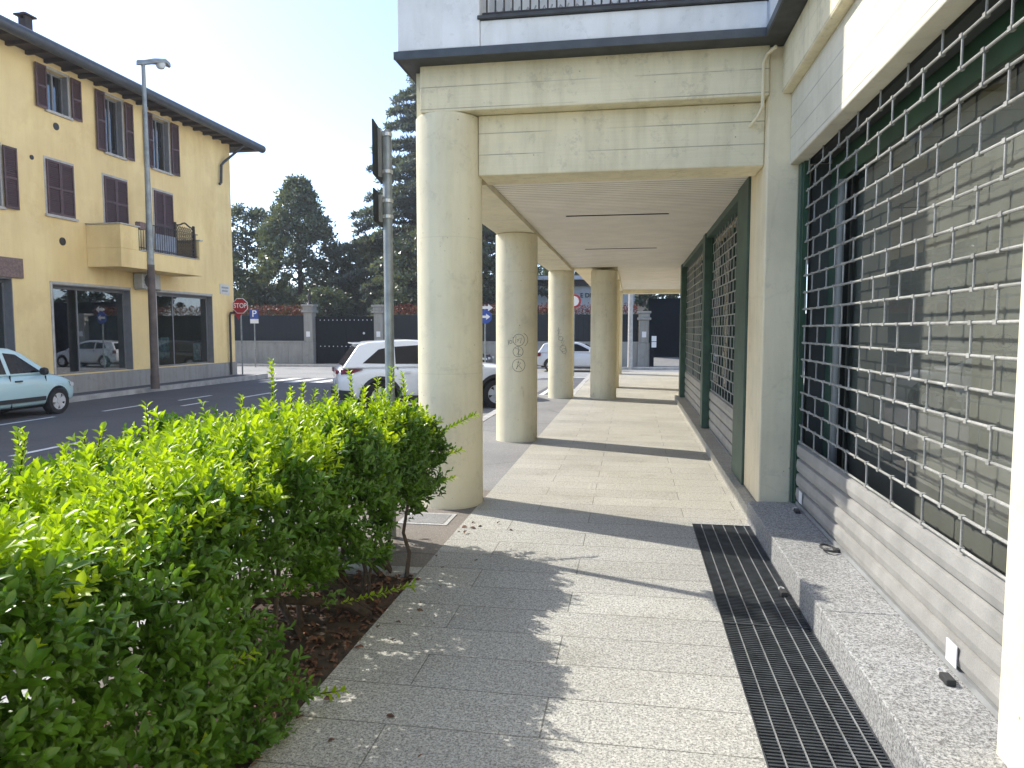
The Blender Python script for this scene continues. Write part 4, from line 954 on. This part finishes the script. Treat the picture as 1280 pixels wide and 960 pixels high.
# ------------------------------------------------------------------ trees
def leaf_cards(name, mat, P, D, L, W, parent):
    n = len(P); D = D / np.linalg.norm(D, axis=1, keepdims=True); r = unit(n); Sd = np.cross(D, r); Sd /= np.maximum(np.linalg.norm(Sd, axis=1, keepdims=True), 1e-6)
    L = L[:, None]; Wd = W[:, None] * .5
    V = np.stack([P, P + D * L * .5 + Sd * Wd, P + D * L, P + D * L * .5 - Sd * Wd], 1).reshape(-1, 3)
    Q = np.arange(n * 4).reshape(-1, 4); return raw_mesh(name, mat, V, np.zeros((0, 3), int), Q, parent)
def tree(name, label, x, y, h, shape, mat, nclump, per, size, clump_r, trunk_r=.2, z0=-.3, base=.08, group=None, droop=0., inner=.35):
    t = thing(name, label, 'tree', (x, y, z0), group=group or 'trees behind the boundary fence')
    cz = rng.uniform(base, 1, nclump); ang = rng.uniform(0, 2 * math.pi, nclump)
    wob = 1 + .16 * np.sin(ang * 3 + cz * 11) + .10 * np.sin(ang * 5 - cz * 17)
    rad = shape(cz) * wob * np.sqrt(rng.uniform(inner, 1, nclump))
    C = np.stack([x + rad * np.cos(ang), y + rad * np.sin(ang), z0 + cz * h], 1)
    cl = np.repeat(C, per, 0); cr = np.repeat(clump_r * rng.uniform(.6, 1.3, nclump), per)
    P = cl + unit(len(cl)) * (cr * rng.uniform(0, 1, len(cl)) ** .5)[:, None] * [1, 1, .75]
    outd = P - np.array([x, y, 0]); outd[:, 2] = 0; outd /= np.maximum(np.linalg.norm(outd, axis=1, keepdims=True), .1)
    D = outd * .6 + unit(len(P)) + [0, 0, .2 - droop]
    leaf_cards('crown', mat, P, D, size * rng.uniform(.7, 1.3, len(P)), size * .5 * rng.uniform(.7, 1.2, len(P)), t)
    a = MB(); a.path([(x, y, z0 - .2), (x + .05, y, z0 + h * .4), (x, y, z0 + h * .92)], [trunk_r, trunk_r * .7, trunk_r * .15], 9)
    for k in range(26):
        zz = rng.uniform(max(base, .12), .88); an = rng.uniform(0, 6.28); rr = shape(np.array([zz]))[0] * .75
        a.path([(x, y, z0 + zz * h - .1 * rr), (x + rr * .5 * math.cos(an), y + rr * .5 * math.sin(an), z0 + zz * h + .08 * rr), (x + rr * math.cos(an), y + rr * math.sin(an), z0 + zz * h + .02 * rr)], [trunk_r * .28, trunk_r * .16, .015], 5)
    a.build('trunk', 'trunk', t, smooth=True, fix=False)
    return t
cone = lambda r: (lambda z: r * np.clip(1.02 - z, 0, 1) ** .72 * np.clip((z + .12) * 6, .3, 1))
ball = lambda r, c=.6, w=.45: (lambda z: r * np.sqrt(np.clip(1 - ((z - c) / w) ** 2, .02, 1)))
colm = lambda r: (lambda z: r * np.clip((1.03 - z) * 4, 0, 1) ** .6)
tree('magnolia_tree', 'tall conical magnolia with glossy dark leaves behind the black gate', -24.1, 50, 12.7, cone(5.2), 'magnolia', 760, 42, .30, .55, .28, base=.08)
tree('pine_tree', 'small round crowned dark tree just right of the yellow house', -29.4, 52, 11.2, ball(2.2, .82, .2), 'evergreen', 150, 40, .28, .5, .22, base=.64)
tree('evergreen_tree', 'dark bushy evergreen low behind the left fence', -28.5, 47, 6.6, ball(3.0, .5, .55), 'evergreen', 300, 40, .28, .5, .2, base=.05)
tree('evergreen_tree', 'grey green bushy tree between the magnolia and the sign pole', -18.6, 52, 8.6, ball(3.4, .5, .52), 'evergreen', 420, 40, .3, .55, .2, base=.05)
tree('evergreen_tree', 'dense dark evergreen behind the gate beside the magnolia', -19.9, 45, 4.6, colm(1.7), 'evergreen', 220, 40, .22, .4, .15, base=.03)
tree('evergreen_tree', 'olive green bushy tree behind the sign pole and cedar', -13.8, 47, 8.2, ball(3.3, .5, .52), 'magnolia', 400, 40, .26, .5, .2, base=.05)
tree('evergreen_tree', 'tall dark evergreen seen between the first two columns', -9.6, 47, 12, ball(3.2, .52, .52), 'evergreen', 420, 42, .28, .5, .25, base=.05)
tree('evergreen_tree', 'dark tall tree above the white villa roof', -6.6, 64, 13, ball(4.0, .55, .5), 'evergreen', 420, 42, .34, .6, .25, base=.1)
tree('evergreen_tree', 'dark tree with light gaps over the villa sign', -2.9, 66, 9.8, ball(3.0, .6, .42), 'evergreen', 180, 40, .32, .5, .25, base=.2)
tree('evergreen_tree', 'dark overhanging evergreen above the far driveway gate', 4.4, 46, 8.5, ball(3.6, .55, .45), 'evergreen', 460, 42, .26, .5, .25, base=.18)
tree('evergreen_tree', 'grey green tree far behind the magnolia, right of it', -22, 62, 10, ball(3.5, .55, .5), 'evergreen', 240, 36, .36, .6, .25, base=.08)
for k, (x, y, h, lb) in enumerate(((-30.5, 58, 5.6, 'low dark shrub behind the fence beside the yellow house'), (-26.0, 57, 5.4, 'low dark shrub behind the left fence under the magnolia'), (-21.5, 57, 5.8, 'low dark shrub behind the left pillar of the double gate'), (-17.0, 56, 5.6, 'low dark shrub behind the middle of the double gate'), (-12.0, 56, 5.6, 'low dark shrub under the cedar'))):
    tree('evergreen_shrub', lb, x, y, h, ball(3.2, .45, .6), 'evergreen', 260, 40, .3, .5, .15, base=.03, inner=.2)
# cedar: whorls of drooping branches with needle tufts
def cedar(x, y, h, r, label):
    t = thing('cedar_tree', label, 'tree', (x, y, -.3), group='trees behind the boundary fence'); a = MB(); a.path([(x, y, -.5), (x + .1, y, h * .5), (x, y, h - .3)], [.42, .28, .04], 9)
    Ps, Ds = [], []
    nb = 190
    for k in range(nb):
        zf = .10 + .88 * (k + random.random()) / nb; an = k * 2.4 + random.uniform(-.4, .4); L = r * (1.03 - zf) ** .75 * random.uniform(.75, 1.12) + .3
        pts = []
        for s_ in range(7):
            q = s_ / 6; pts.append(Vector((x + math.cos(an) * L * q, y + math.sin(an) * L * q, h * zf - .3 + L * (.34 * q - .42 * q * q))))
        a.path(pts, [.07 * (1 - zf) + .02 - .002 * i for i in range(7)], 5)
        for s_ in np.linspace(.15, 1, int(L * 11)):
            i = min(5, int(s_ * 6)); q = pts[i].lerp(pts[i + 1], s_ * 6 - i)
            tw = .55 * (1.15 - s_) + .15
            for c in range(3):
                sidev = Vector((-math.sin(an), math.cos(an), 0)) * random.choice((-1, 1)) * random.uniform(.2, 1) * tw + Vector((math.cos(an), math.sin(an), 0)) * random.uniform(-.1, .35) * tw + Vector((0, 0, random.uniform(-.15, .12)))
                for e in range(5):
                    pp = q + sidev * (e + .5) / 5 ; Ps.append(pp); Ds.append(sidev.normalized() * .8 + Vector((0, 0, random.uniform(-.2, .5))))
    Ps = np.array(Ps) + rng.normal(0, .05, (len(Ps), 3)); Ds = np.array(Ds) + .8 * unit(len(Ps))
    n = len(Ps)
    leaf_cards('crown', 'cedar', Ps, Ds, rng.uniform(.2, .42, n), rng.uniform(.07, .14, n), t); a.build('trunk', 'trunk', t, smooth=True, fix=False)
cedar(-14.2, 52, 22.5, 8.8, 'tall blue green cedar with drooping branches behind the sign pole')
# red tipped hedges above the fences
def redhedge(x0, x1, label, dens=520, h0=2.4, h1=2.95):
    n = int((x1 - x0) * dens); P = np.stack([rng.uniform(x0, x1, n), rng.uniform(38.35, 39.2, n), rng.uniform(h0 - .5, h1, n) + .1 * np.sin(rng.uniform(0, 6, n))], 1)
    t = thing('red_hedge', label, 'hedge', ((x0 + x1) / 2, 38.8, -.3), group='red hedges over the fence')
    k = P[:, 2] > h0 + .08
    leaf_cards('foliage', 'evergreen', P[~k], unit((~k).sum()) + [0, -.3, .3], np.full((~k).sum(), .13), np.full((~k).sum(), .07), t)
    leaf_cards('red_tips', 'redleaf', P[k], unit(k.sum()) + [0, -.2, .5], np.full(k.sum(), .13), np.full(k.sum(), .06), t)
redhedge(-26, -18.15, 'red tipped hedge over the fence beside the parking sign')
redhedge(-13.3, .3, 'red tipped hedge over the fence seen between the columns')

# ------------------------------------------------------------------ cars
def make_car(label, loc, rz, sp, paint):
    t = thing('car', label, 'car', loc, rz, 'cars in the street')
    st = sp['st']; W_ = sp['w']
    ring = lambda x, zb, zt, w: [(x, -w * .86, zb), (x, -w * .97, zb + .12 * (zt - zb)), (x, -w, zb + .42 * (zt - zb)), (x, -w * .995, zb + .7 * (zt - zb)), (x, -w * .955, zb + .9 * (zt - zb)), (x, -w * .84, zt), (x, -w * .4, zt + .02),
                                 (x, w * .4, zt + .02), (x, w * .84, zt), (x, w * .955, zb + .9 * (zt - zb)), (x, w * .995, zb + .7 * (zt - zb)), (x, w, zb + .42 * (zt - zb)), (x, w * .97, zb + .12 * (zt - zb)), (x, w * .86, zb)]
    vs = []; fs = []; n = 14
    for s_ in st: vs += ring(*s_)
    for i in range(len(st) - 1):
        for k in range(n): fs.append((i * n + k, i * n + (k + 1) % n, (i + 1) * n + (k + 1) % n, (i + 1) * n + k))
    fs += [tuple(range(n)), tuple(range((len(st) - 1) * n, len(st) * n))]
    a = MB(); a.add(vs, fs); body = a.build('body', paint, t, local=True)
    m = body.modifiers.new('s', 'SUBSURF'); m.levels = 2; m.render_levels = 2
    cutters = []
    for wx in (sp['xr'], sp['xf']):
        c = MB(); c.lathe([(sp['r'] * 1.17, -1.5), (sp['r'] * 1.17, 1.5)], (wx, 0, sp['r']), 32, 'y'); co_ = c.build('cut', 'black', t, local=True)
        # leave a core in the middle so the arches are pockets
        m = body.modifiers.new('b', 'BOOLEAN'); m.operation = 'DIFFERENCE'; m.object = co_; m.solver = 'EXACT'; cutters.append(co_)
    baked(body)
    for c in cutters: bpy.data.objects.remove(c)
    body.data.materials.clear(); body.data.materials.append(M[paint])
    for p in body.data.polygons: p.material_index = 0
    body.data.shade_smooth()
    try: body.data.set_sharp_from_angle(angle=R(40))
    except Exception: pass
    def hw(x, dz=0):
        xs = [q[0] for q in st]; return float(np.interp(x, xs, [q[3] for q in st]))
    a = MB(); a.box(sp['xr'] - .5, sp['xf'] + .5, -W_ * .62, W_ * .62, sp['r'] * .6, sp['belt'] - .1); a.build('wheel_housing', 'carinner', body, local=True)
    # greenhouse
    gh = sp['gh']; zb, ztop = min(p[1] for p in gh), max(p[1] for p in gh)
    wy = lambda z: sp['gwb'] + (sp['gwt'] - sp['gwb']) * (z - zb) / (ztop - zb)
    n = len(gh); vs = [(p[0], -wy(p[1]), p[1]) for p in gh] + [(p[0], wy(p[1]), p[1]) for p in gh]
    a = MB(); a.add(vs, [tuple(range(n)), tuple(range(n, 2 * n))[::-1]] + [(i, n + i, n + (i + 1) % n, (i + 1) % n) for i in range(n)])
    cab = a.build('cabin', paint, t, local=True, bevel=.05, seg=4); cab.data.shade_smooth()
    w = cab.modifiers.new('wn', 'WEIGHTED_NORMAL')
    for poly in sp['wins']:
        for s_ in (-1, 1):
            vs = [(p[0], s_ * (wy(p[1]) + .006), p[1]) for p in poly]; vs2 = [(p[0], s_ * (wy(p[1]) - .002), p[1]) for p in poly]; k = len(poly)
            a = MB(); a.add(vs + vs2, [tuple(range(k)), tuple(range(k, 2 * k))[::-1]] + [(i, (i + 1) % k, k + (i + 1) % k, k + i) for i in range(k)]); a.build('side_window', 'cargl', cab, local=True)
    for nm, (p, q) in (('windscreen', sp['ws']), ('rear_window', sp['rw'])):
        p, q = Vector((p[0], 0, p[1])), Vector((q[0], 0, q[1])); d = (q - p).normalized(); nn = Vector((-d.z, 0, d.x)); nn = nn if nn.z > 0 else -nn
        A, B = p + d * .06 + nn * .007, q - d * .07 + nn * .007
        wa, wb = wy(A.z) - .09, wy(B.z) - .09
        vs = [(A.x, -wa, A.z), (A.x, wa, A.z), (B.x, wb, B.z), (B.x, -wb, B.z)]; vs += [(v[0] - nn.x * .01, v[1], v[2] - nn.z * .01) for v in vs]
        a = MB(); a.add(vs, [(0, 1, 2, 3), (7, 6, 5, 4), (0, 4, 5, 1), (1, 5, 6, 2), (2, 6, 7, 3), (3, 7, 4, 0)]); a.build(nm, 'cargl', cab, local=True)
    # wheels
    for wx in (sp['xr'], sp['xf']):
        for s_ in (-1, 1):
            r = sp['r']; yc = s_ * (W_ - .115); a = MB(); a.lathe([(r * .62, -.10), (r * .93, -.105), (r, -.07), (r, .07), (r * .93, .105), (r * .62, .10)], (wx, yc, r), 32, 'y', False); wo = a.build('wheel', 'tyre', t, local=True, smooth=True)
            a = MB(); yo = s_ * .07
            a.lathe([(r * .66, yo - .01), (r * .66, yo + s_ * .028), (r * .58, yo + s_ * .022), (r * .57, yo - .01)], (wx, yc, r), 32, 'y', False)
            for k in range(5):
                an = 2 * math.pi * k / 5 + .3; ca, sa = math.cos(an), math.sin(an); w0, w1 = .05, .085
                q = []
                for (rr, ww) in ((.05, w0), (r * .62, w1)):
                    for e in (-1, 1): q.append((wx + ca * rr - sa * e * ww * r / .33, r + sa * rr + ca * e * ww * r / .33))
                a.add([(p[0], yc + yo + s_ * .02, p[1]) for p in q] + [(p[0], yc + yo - s_ * .02, p[1]) for p in q], [(0, 1, 3, 2), (0, 4, 5, 1), (1, 5, 7, 3), (2, 3, 7, 6), (0, 2, 6, 4)])
            a.lathe([(.07, yo), (.06, yo + s_ * .03), (0, yo + s_ * .032)], (wx, yc, r), 14, 'y'); a.build('rim', 'rim', wo, local=True)
            a = MB(); a.lathe([(r * .6, yo - s_ * .05), (0, yo - s_ * .05)], (wx, yc, r), 24, 'y'); a.build('brake_disc', 'carinner', wo, local=True)
    # side panels following the body flank
    def flank(nm, poly, mat, off=.006, zs=1., both=True):
        for s_ in ((-1, 1) if both else (-1,)):
            k = len(poly); f = lambda p: hw(p[0]) * float(np.interp(p[1], sp['fz'], sp['fw']))
            vs = [(p[0], s_ * (f(p) + off), p[1]) for p in poly] + [(p[0], s_ * (f(p) - .03), p[1]) for p in poly]
            a = MB(); a.add(vs, [tuple(range(k)), tuple(range(k, 2 * k))[::-1]] + [(i, (i + 1) % k, k + (i + 1) % k, k + i) for i in range(k)]); a.build(nm, mat, t, local=True)
    for nm, poly, mat, off in sp['flank']: flank(nm, poly, mat, off)
    for wx in (sp['xr'], sp['xf']):
        if sp.get('arch'):
            r = sp['r']; outer = [(wx + r * 1.36 * math.cos(R(x)), r + r * 1.36 * math.sin(R(x))) for x in range(-18, 199, 12)]; inner = [(wx + r * 1.15 * math.cos(R(x)), r + r * 1.15 * math.sin(R(x))) for x in range(-18, 199, 12)]
            for s_ in (-1, 1):
                a = MB(); k = len(outer); y1_ = s_ * (W_ + .004); y0_ = s_ * (W_ - .12)
                a.add([(p[0], y1_, p[1]) for p in outer] + [(p[0], y1_, p[1]) for p in inner] + [(p[0], y0_, p[1]) for p in outer] + [(p[0], y0_, p[1]) for p in inner],
                      [(i, i + 1, k + i + 1, k + i) for i in range(k - 1)] + [(i, i + 1, 2 * k + i + 1, 2 * k + i) for i in range(k - 1)] + [(k + i, k + i + 1, 3 * k + i + 1, 3 * k + i) for i in range(k - 1)])
                a.build('arch_trim', 'cladding', t, local=True)
    for s_ in (-1, 1):
        a = MB(); mx = sp['mir']; a.lathe([(0, -.1), (.08, -.07), (.1, 0), (.08, .07), (0, .1)], (0, 0, 0), 10, 'y')
        a.v = [(p[0] * .7 + mx[0], p[1] + s_ * (W_ + .07), p[2] * .9 + mx[1]) for p in a.v]; a.build('mirror', sp.get('mirmat', paint), t, local=True, smooth=True)
    for bx in sp['boxes']:
        nm, (x0, x1, y0, y1, z0, z1), mat = bx; a = MB(); a.box(x0, x1, y0, y1, z0, z1); a.build(nm, mat, t, local=True, bevel=.02)
    return t
M['cargl'] = plain('tinted_car_glass', (.007, .008, .010), .12, var=.2, spec=.2)
fz, fw = [.2, .35, .6, .8, .95, 1.05], [.955, .985, 1.0, .995, .965, .9]
suv = dict(w=.91, belt=1.0, r=.345, xr=-1.32, xf=1.36, fz=fz, fw=fw, arch=True, mir=(.72, 1.08), mirmat='cladding',
    st=[(-2.26, .42, .86, .70), (-2.23, .34, .96, .80), (-2.05, .27, 1.02, .875), (-1.6, .24, 1.04, .91), (-.6, .22, 1.03, .912), (.5, .22, 1.03, .912), (1.0, .22, 1.05, .91), (1.6, .23, 1.0, .90), (2.0, .27, .90, .85), (2.18, .33, .80, .76), (2.22, .4, .72, .68)],
    gh=[(-2.16, .98), (-1.78, 1.50), (-1.55, 1.57), (-.7, 1.615), (.05, 1.58), (.35, 1.5), (1.1, 1.0)], gwb=.86, gwt=.63,
    wins=[[(-1.70, 1.10), (-1.34, 1.40), (-1.03, 1.465), (-1.03, 1.08)], [(-.98, 1.08), (-.98, 1.46), (-.28, 1.50), (-.22, 1.07)], [(-.14, 1.07), (-.18, 1.50), (.12, 1.47), (.72, 1.08)]],
    ws=((.35, 1.5), (1.1, 1.0)), rw=((-1.78, 1.50), (-2.16, .98)),
    flank=[('tail_light', [(-2.17, .86), (-2.18, .96), (-1.85, .985), (-1.70, .97), (-1.95, .88)], 'tail', .012), ('sill_trim', [(-.92, .20), (-.92, .37), (.95, .35), (.95, .20)], 'cladding', .008), ('rear_bumper', [(-2.22, .30), (-2.22, .52), (-1.98, .50), (-1.86, .30)], 'cladding', .012),
           ('door_seam', [(-.94, .38), (-.94, 1.0), (-.925, 1.0), (-.925, .38)], 'cladding', .002), ('door_seam', [(-.12, .38), (-.12, 1.0), (-.105, 1.0), (-.105, .38)], 'cladding', .002), ('front_light', [(1.75, .78), (1.8, .88), (2.1, .80), (2.12, .72)], 'head', .012), ('door_handle', [(-.85, .88), (-.85, .91), (-.66, .91), (-.66, .88)], 'p_white', .03)],
    boxes=[('tail_light', (-2.275, -2.2, -.72, -.42, .86, .95), 'tail'), ('tail_light', (-2.275, -2.2, .42, .72, .86, .95), 'tail'), ('rear_spoiler', (-1.90, -1.60, -.58, .58, 1.515, 1.545), 'p_white'), ('rear_bumper', (-2.30, -2.15, -.70, .70, .30, .5), 'cladding'), ('number_plate', (-2.285, -2.26, -.26, .26, .62, .73), 'white')])
make_car('white SUV with black wheel arch trim driving past behind the nearest column', (-4.70, 16.6, zr(-4.6, 16.5)), R(27), suv, 'p_white')
city = dict(w=.82, belt=.92, r=.30, xr=-1.35, xf=1.10, fz=fz, fw=fw, mir=(.62, 1.0), mirmat='cladding',
    st=[(-1.80, .42, .86, .62), (-1.77, .32, .94, .72), (-1.55, .25, .97, .80), (-1.0, .22, .97, .82), (0, .21, .96, .82), (.7, .21, .96, .82), (1.15, .22, .92, .81), (1.55, .24, .80, .75), (1.72, .29, .70, .66), (1.77, .36, .62, .56)],
    gh=[(-1.74, .92), (-1.5, 1.42), (-1.2, 1.51), (-.5, 1.55), (.05, 1.51), (.30, 1.42), (1.02, .92)], gwb=.76, gwt=.58,
    wins=[[(-1.48, 1.02), (-1.30, 1.33), (-.98, 1.40), (-.95, 1.0)], [(-.82, .99), (-.86, 1.41), (-.25, 1.42), (-.2, .98)], [(-.1, .98), (-.15, 1.42), (.14, 1.38), (.70, .98)]],
    ws=((.30, 1.42), (1.02, .92)), rw=((-1.5, 1.42), (-1.74, .92)),
    flank=[('rub_strip', [(-.95, .36), (-.95, .45), (.72, .45), (.72, .36)], 'cladding', .012), ('door_seam', [(-.16, .26), (-.16, .95), (-.147, .95), (-.147, .26)], 'cladding', .002), ('door_seam', [(.76, .3), (.76, .9), (.773, .9), (.773, .3)], 'cladding', .002), ('door_handle', [(-.05, .80), (-.05, .83), (.12, .83), (.12, .80)], 'cladding', .015), ('tail_light', [(-1.74, .78), (-1.72, .94), (-1.5, .96), (-1.55, .78)], 'tail', .01), ('front_light', [(1.5, .62), (1.47, .72), (1.66, .68), (1.66, .6)], 'head', .01)],
    boxes=[('number_plate', (-1.83, -1.80, -.26, .26, .5, .61), 'white')])
make_car('pale aqua small city car driving along the far kerb at left', (-13.55, 13.2, zr(-13.5, 14)), R(90), city, 'p_aqua')
hat = dict(w=.86, belt=.92, r=.31, xr=-1.25, xf=1.27, fz=fz, fw=fw, mir=(.62, .98),
    st=[(-1.98, .42, .80, .66), (-1.95, .3, .90, .76), (-1.7, .24, .95, .84), (-1.0, .2, .95, .86), (0, .2, .94, .86), (.8, .2, .95, .86), (1.3, .22, .9, .84), (1.75, .26, .76, .76), (1.93, .32, .66, .64)],
    gh=[(-1.9, .90), (-1.62, 1.34), (-1.3, 1.41), (-.5, 1.45), (.0, 1.41), (.28, 1.33), (1.12, .92)], gwb=.79, gwt=.58,
    wins=[[(-1.35, 1.02), (-1.2, 1.28), (-.75, 1.33), (-.72, 1.0)], [(-.62, .99), (-.66, 1.33), (-.02, 1.32), (.15, 1.26), (.72, .98)]],
    ws=((.28, 1.33), (1.12, .92)), rw=((-1.62, 1.34), (-1.9, .90)),
    flank=[('tail_light', [(-1.93, .74), (-1.92, .9), (-1.72, .9), (-1.76, .74)], 'tail', .01), ('door_seam', [(-.66, .3), (-.66, .93), (-.65, .93), (-.65, .3)], 'cladding', .002), ('door_seam', [(.8, .3), (.8, .88), (.812, .88), (.812, .3)], 'cladding', .002), ('front_light', [(1.55, .62), (1.5, .74), (1.85, .68), (1.86, .6)], 'head', .012)],
    boxes=[('front_light', (1.88, 1.95, -.6, -.36, .62, .72), 'head'), ('front_light', (1.88, 1.95, .36, .6, .62, .72), 'head')])
make_car('off-white compact hatchback parked before the fence between the columns', (-2.55, 35.0, -.36), R(0), hat, 'p_silver')
make_car('black car mostly hidden beyond the white SUV, only its nose showing', (-8.5, 33.6, -.36), R(0), hat, 'p_black')

# ------------------------------------------------------------------ haze
hz = MB(); hz.box(-405, 405, -125, 705, -2.2, 34); hm = bpy.data.materials.new('haze'); hm.use_nodes = True; hn = hm.node_tree
hn.nodes.remove(hn.nodes['Principled BSDF']); pvn = hn.nodes.new('ShaderNodeVolumePrincipled'); pvn.inputs['Color'].default_value = (.93, .96, 1, 1); pvn.inputs['Density'].default_value = .0008; pvn.inputs['Anisotropy'].default_value = .2
hn.links.new(pvn.outputs[0], hn.nodes['Material Output'].inputs['Volume'])
ho = hz.build('haze', hm); ho['kind'] = 'stuff'; ho['label'] = 'thin pale air over the whole street'; ho['category'] = 'haze'
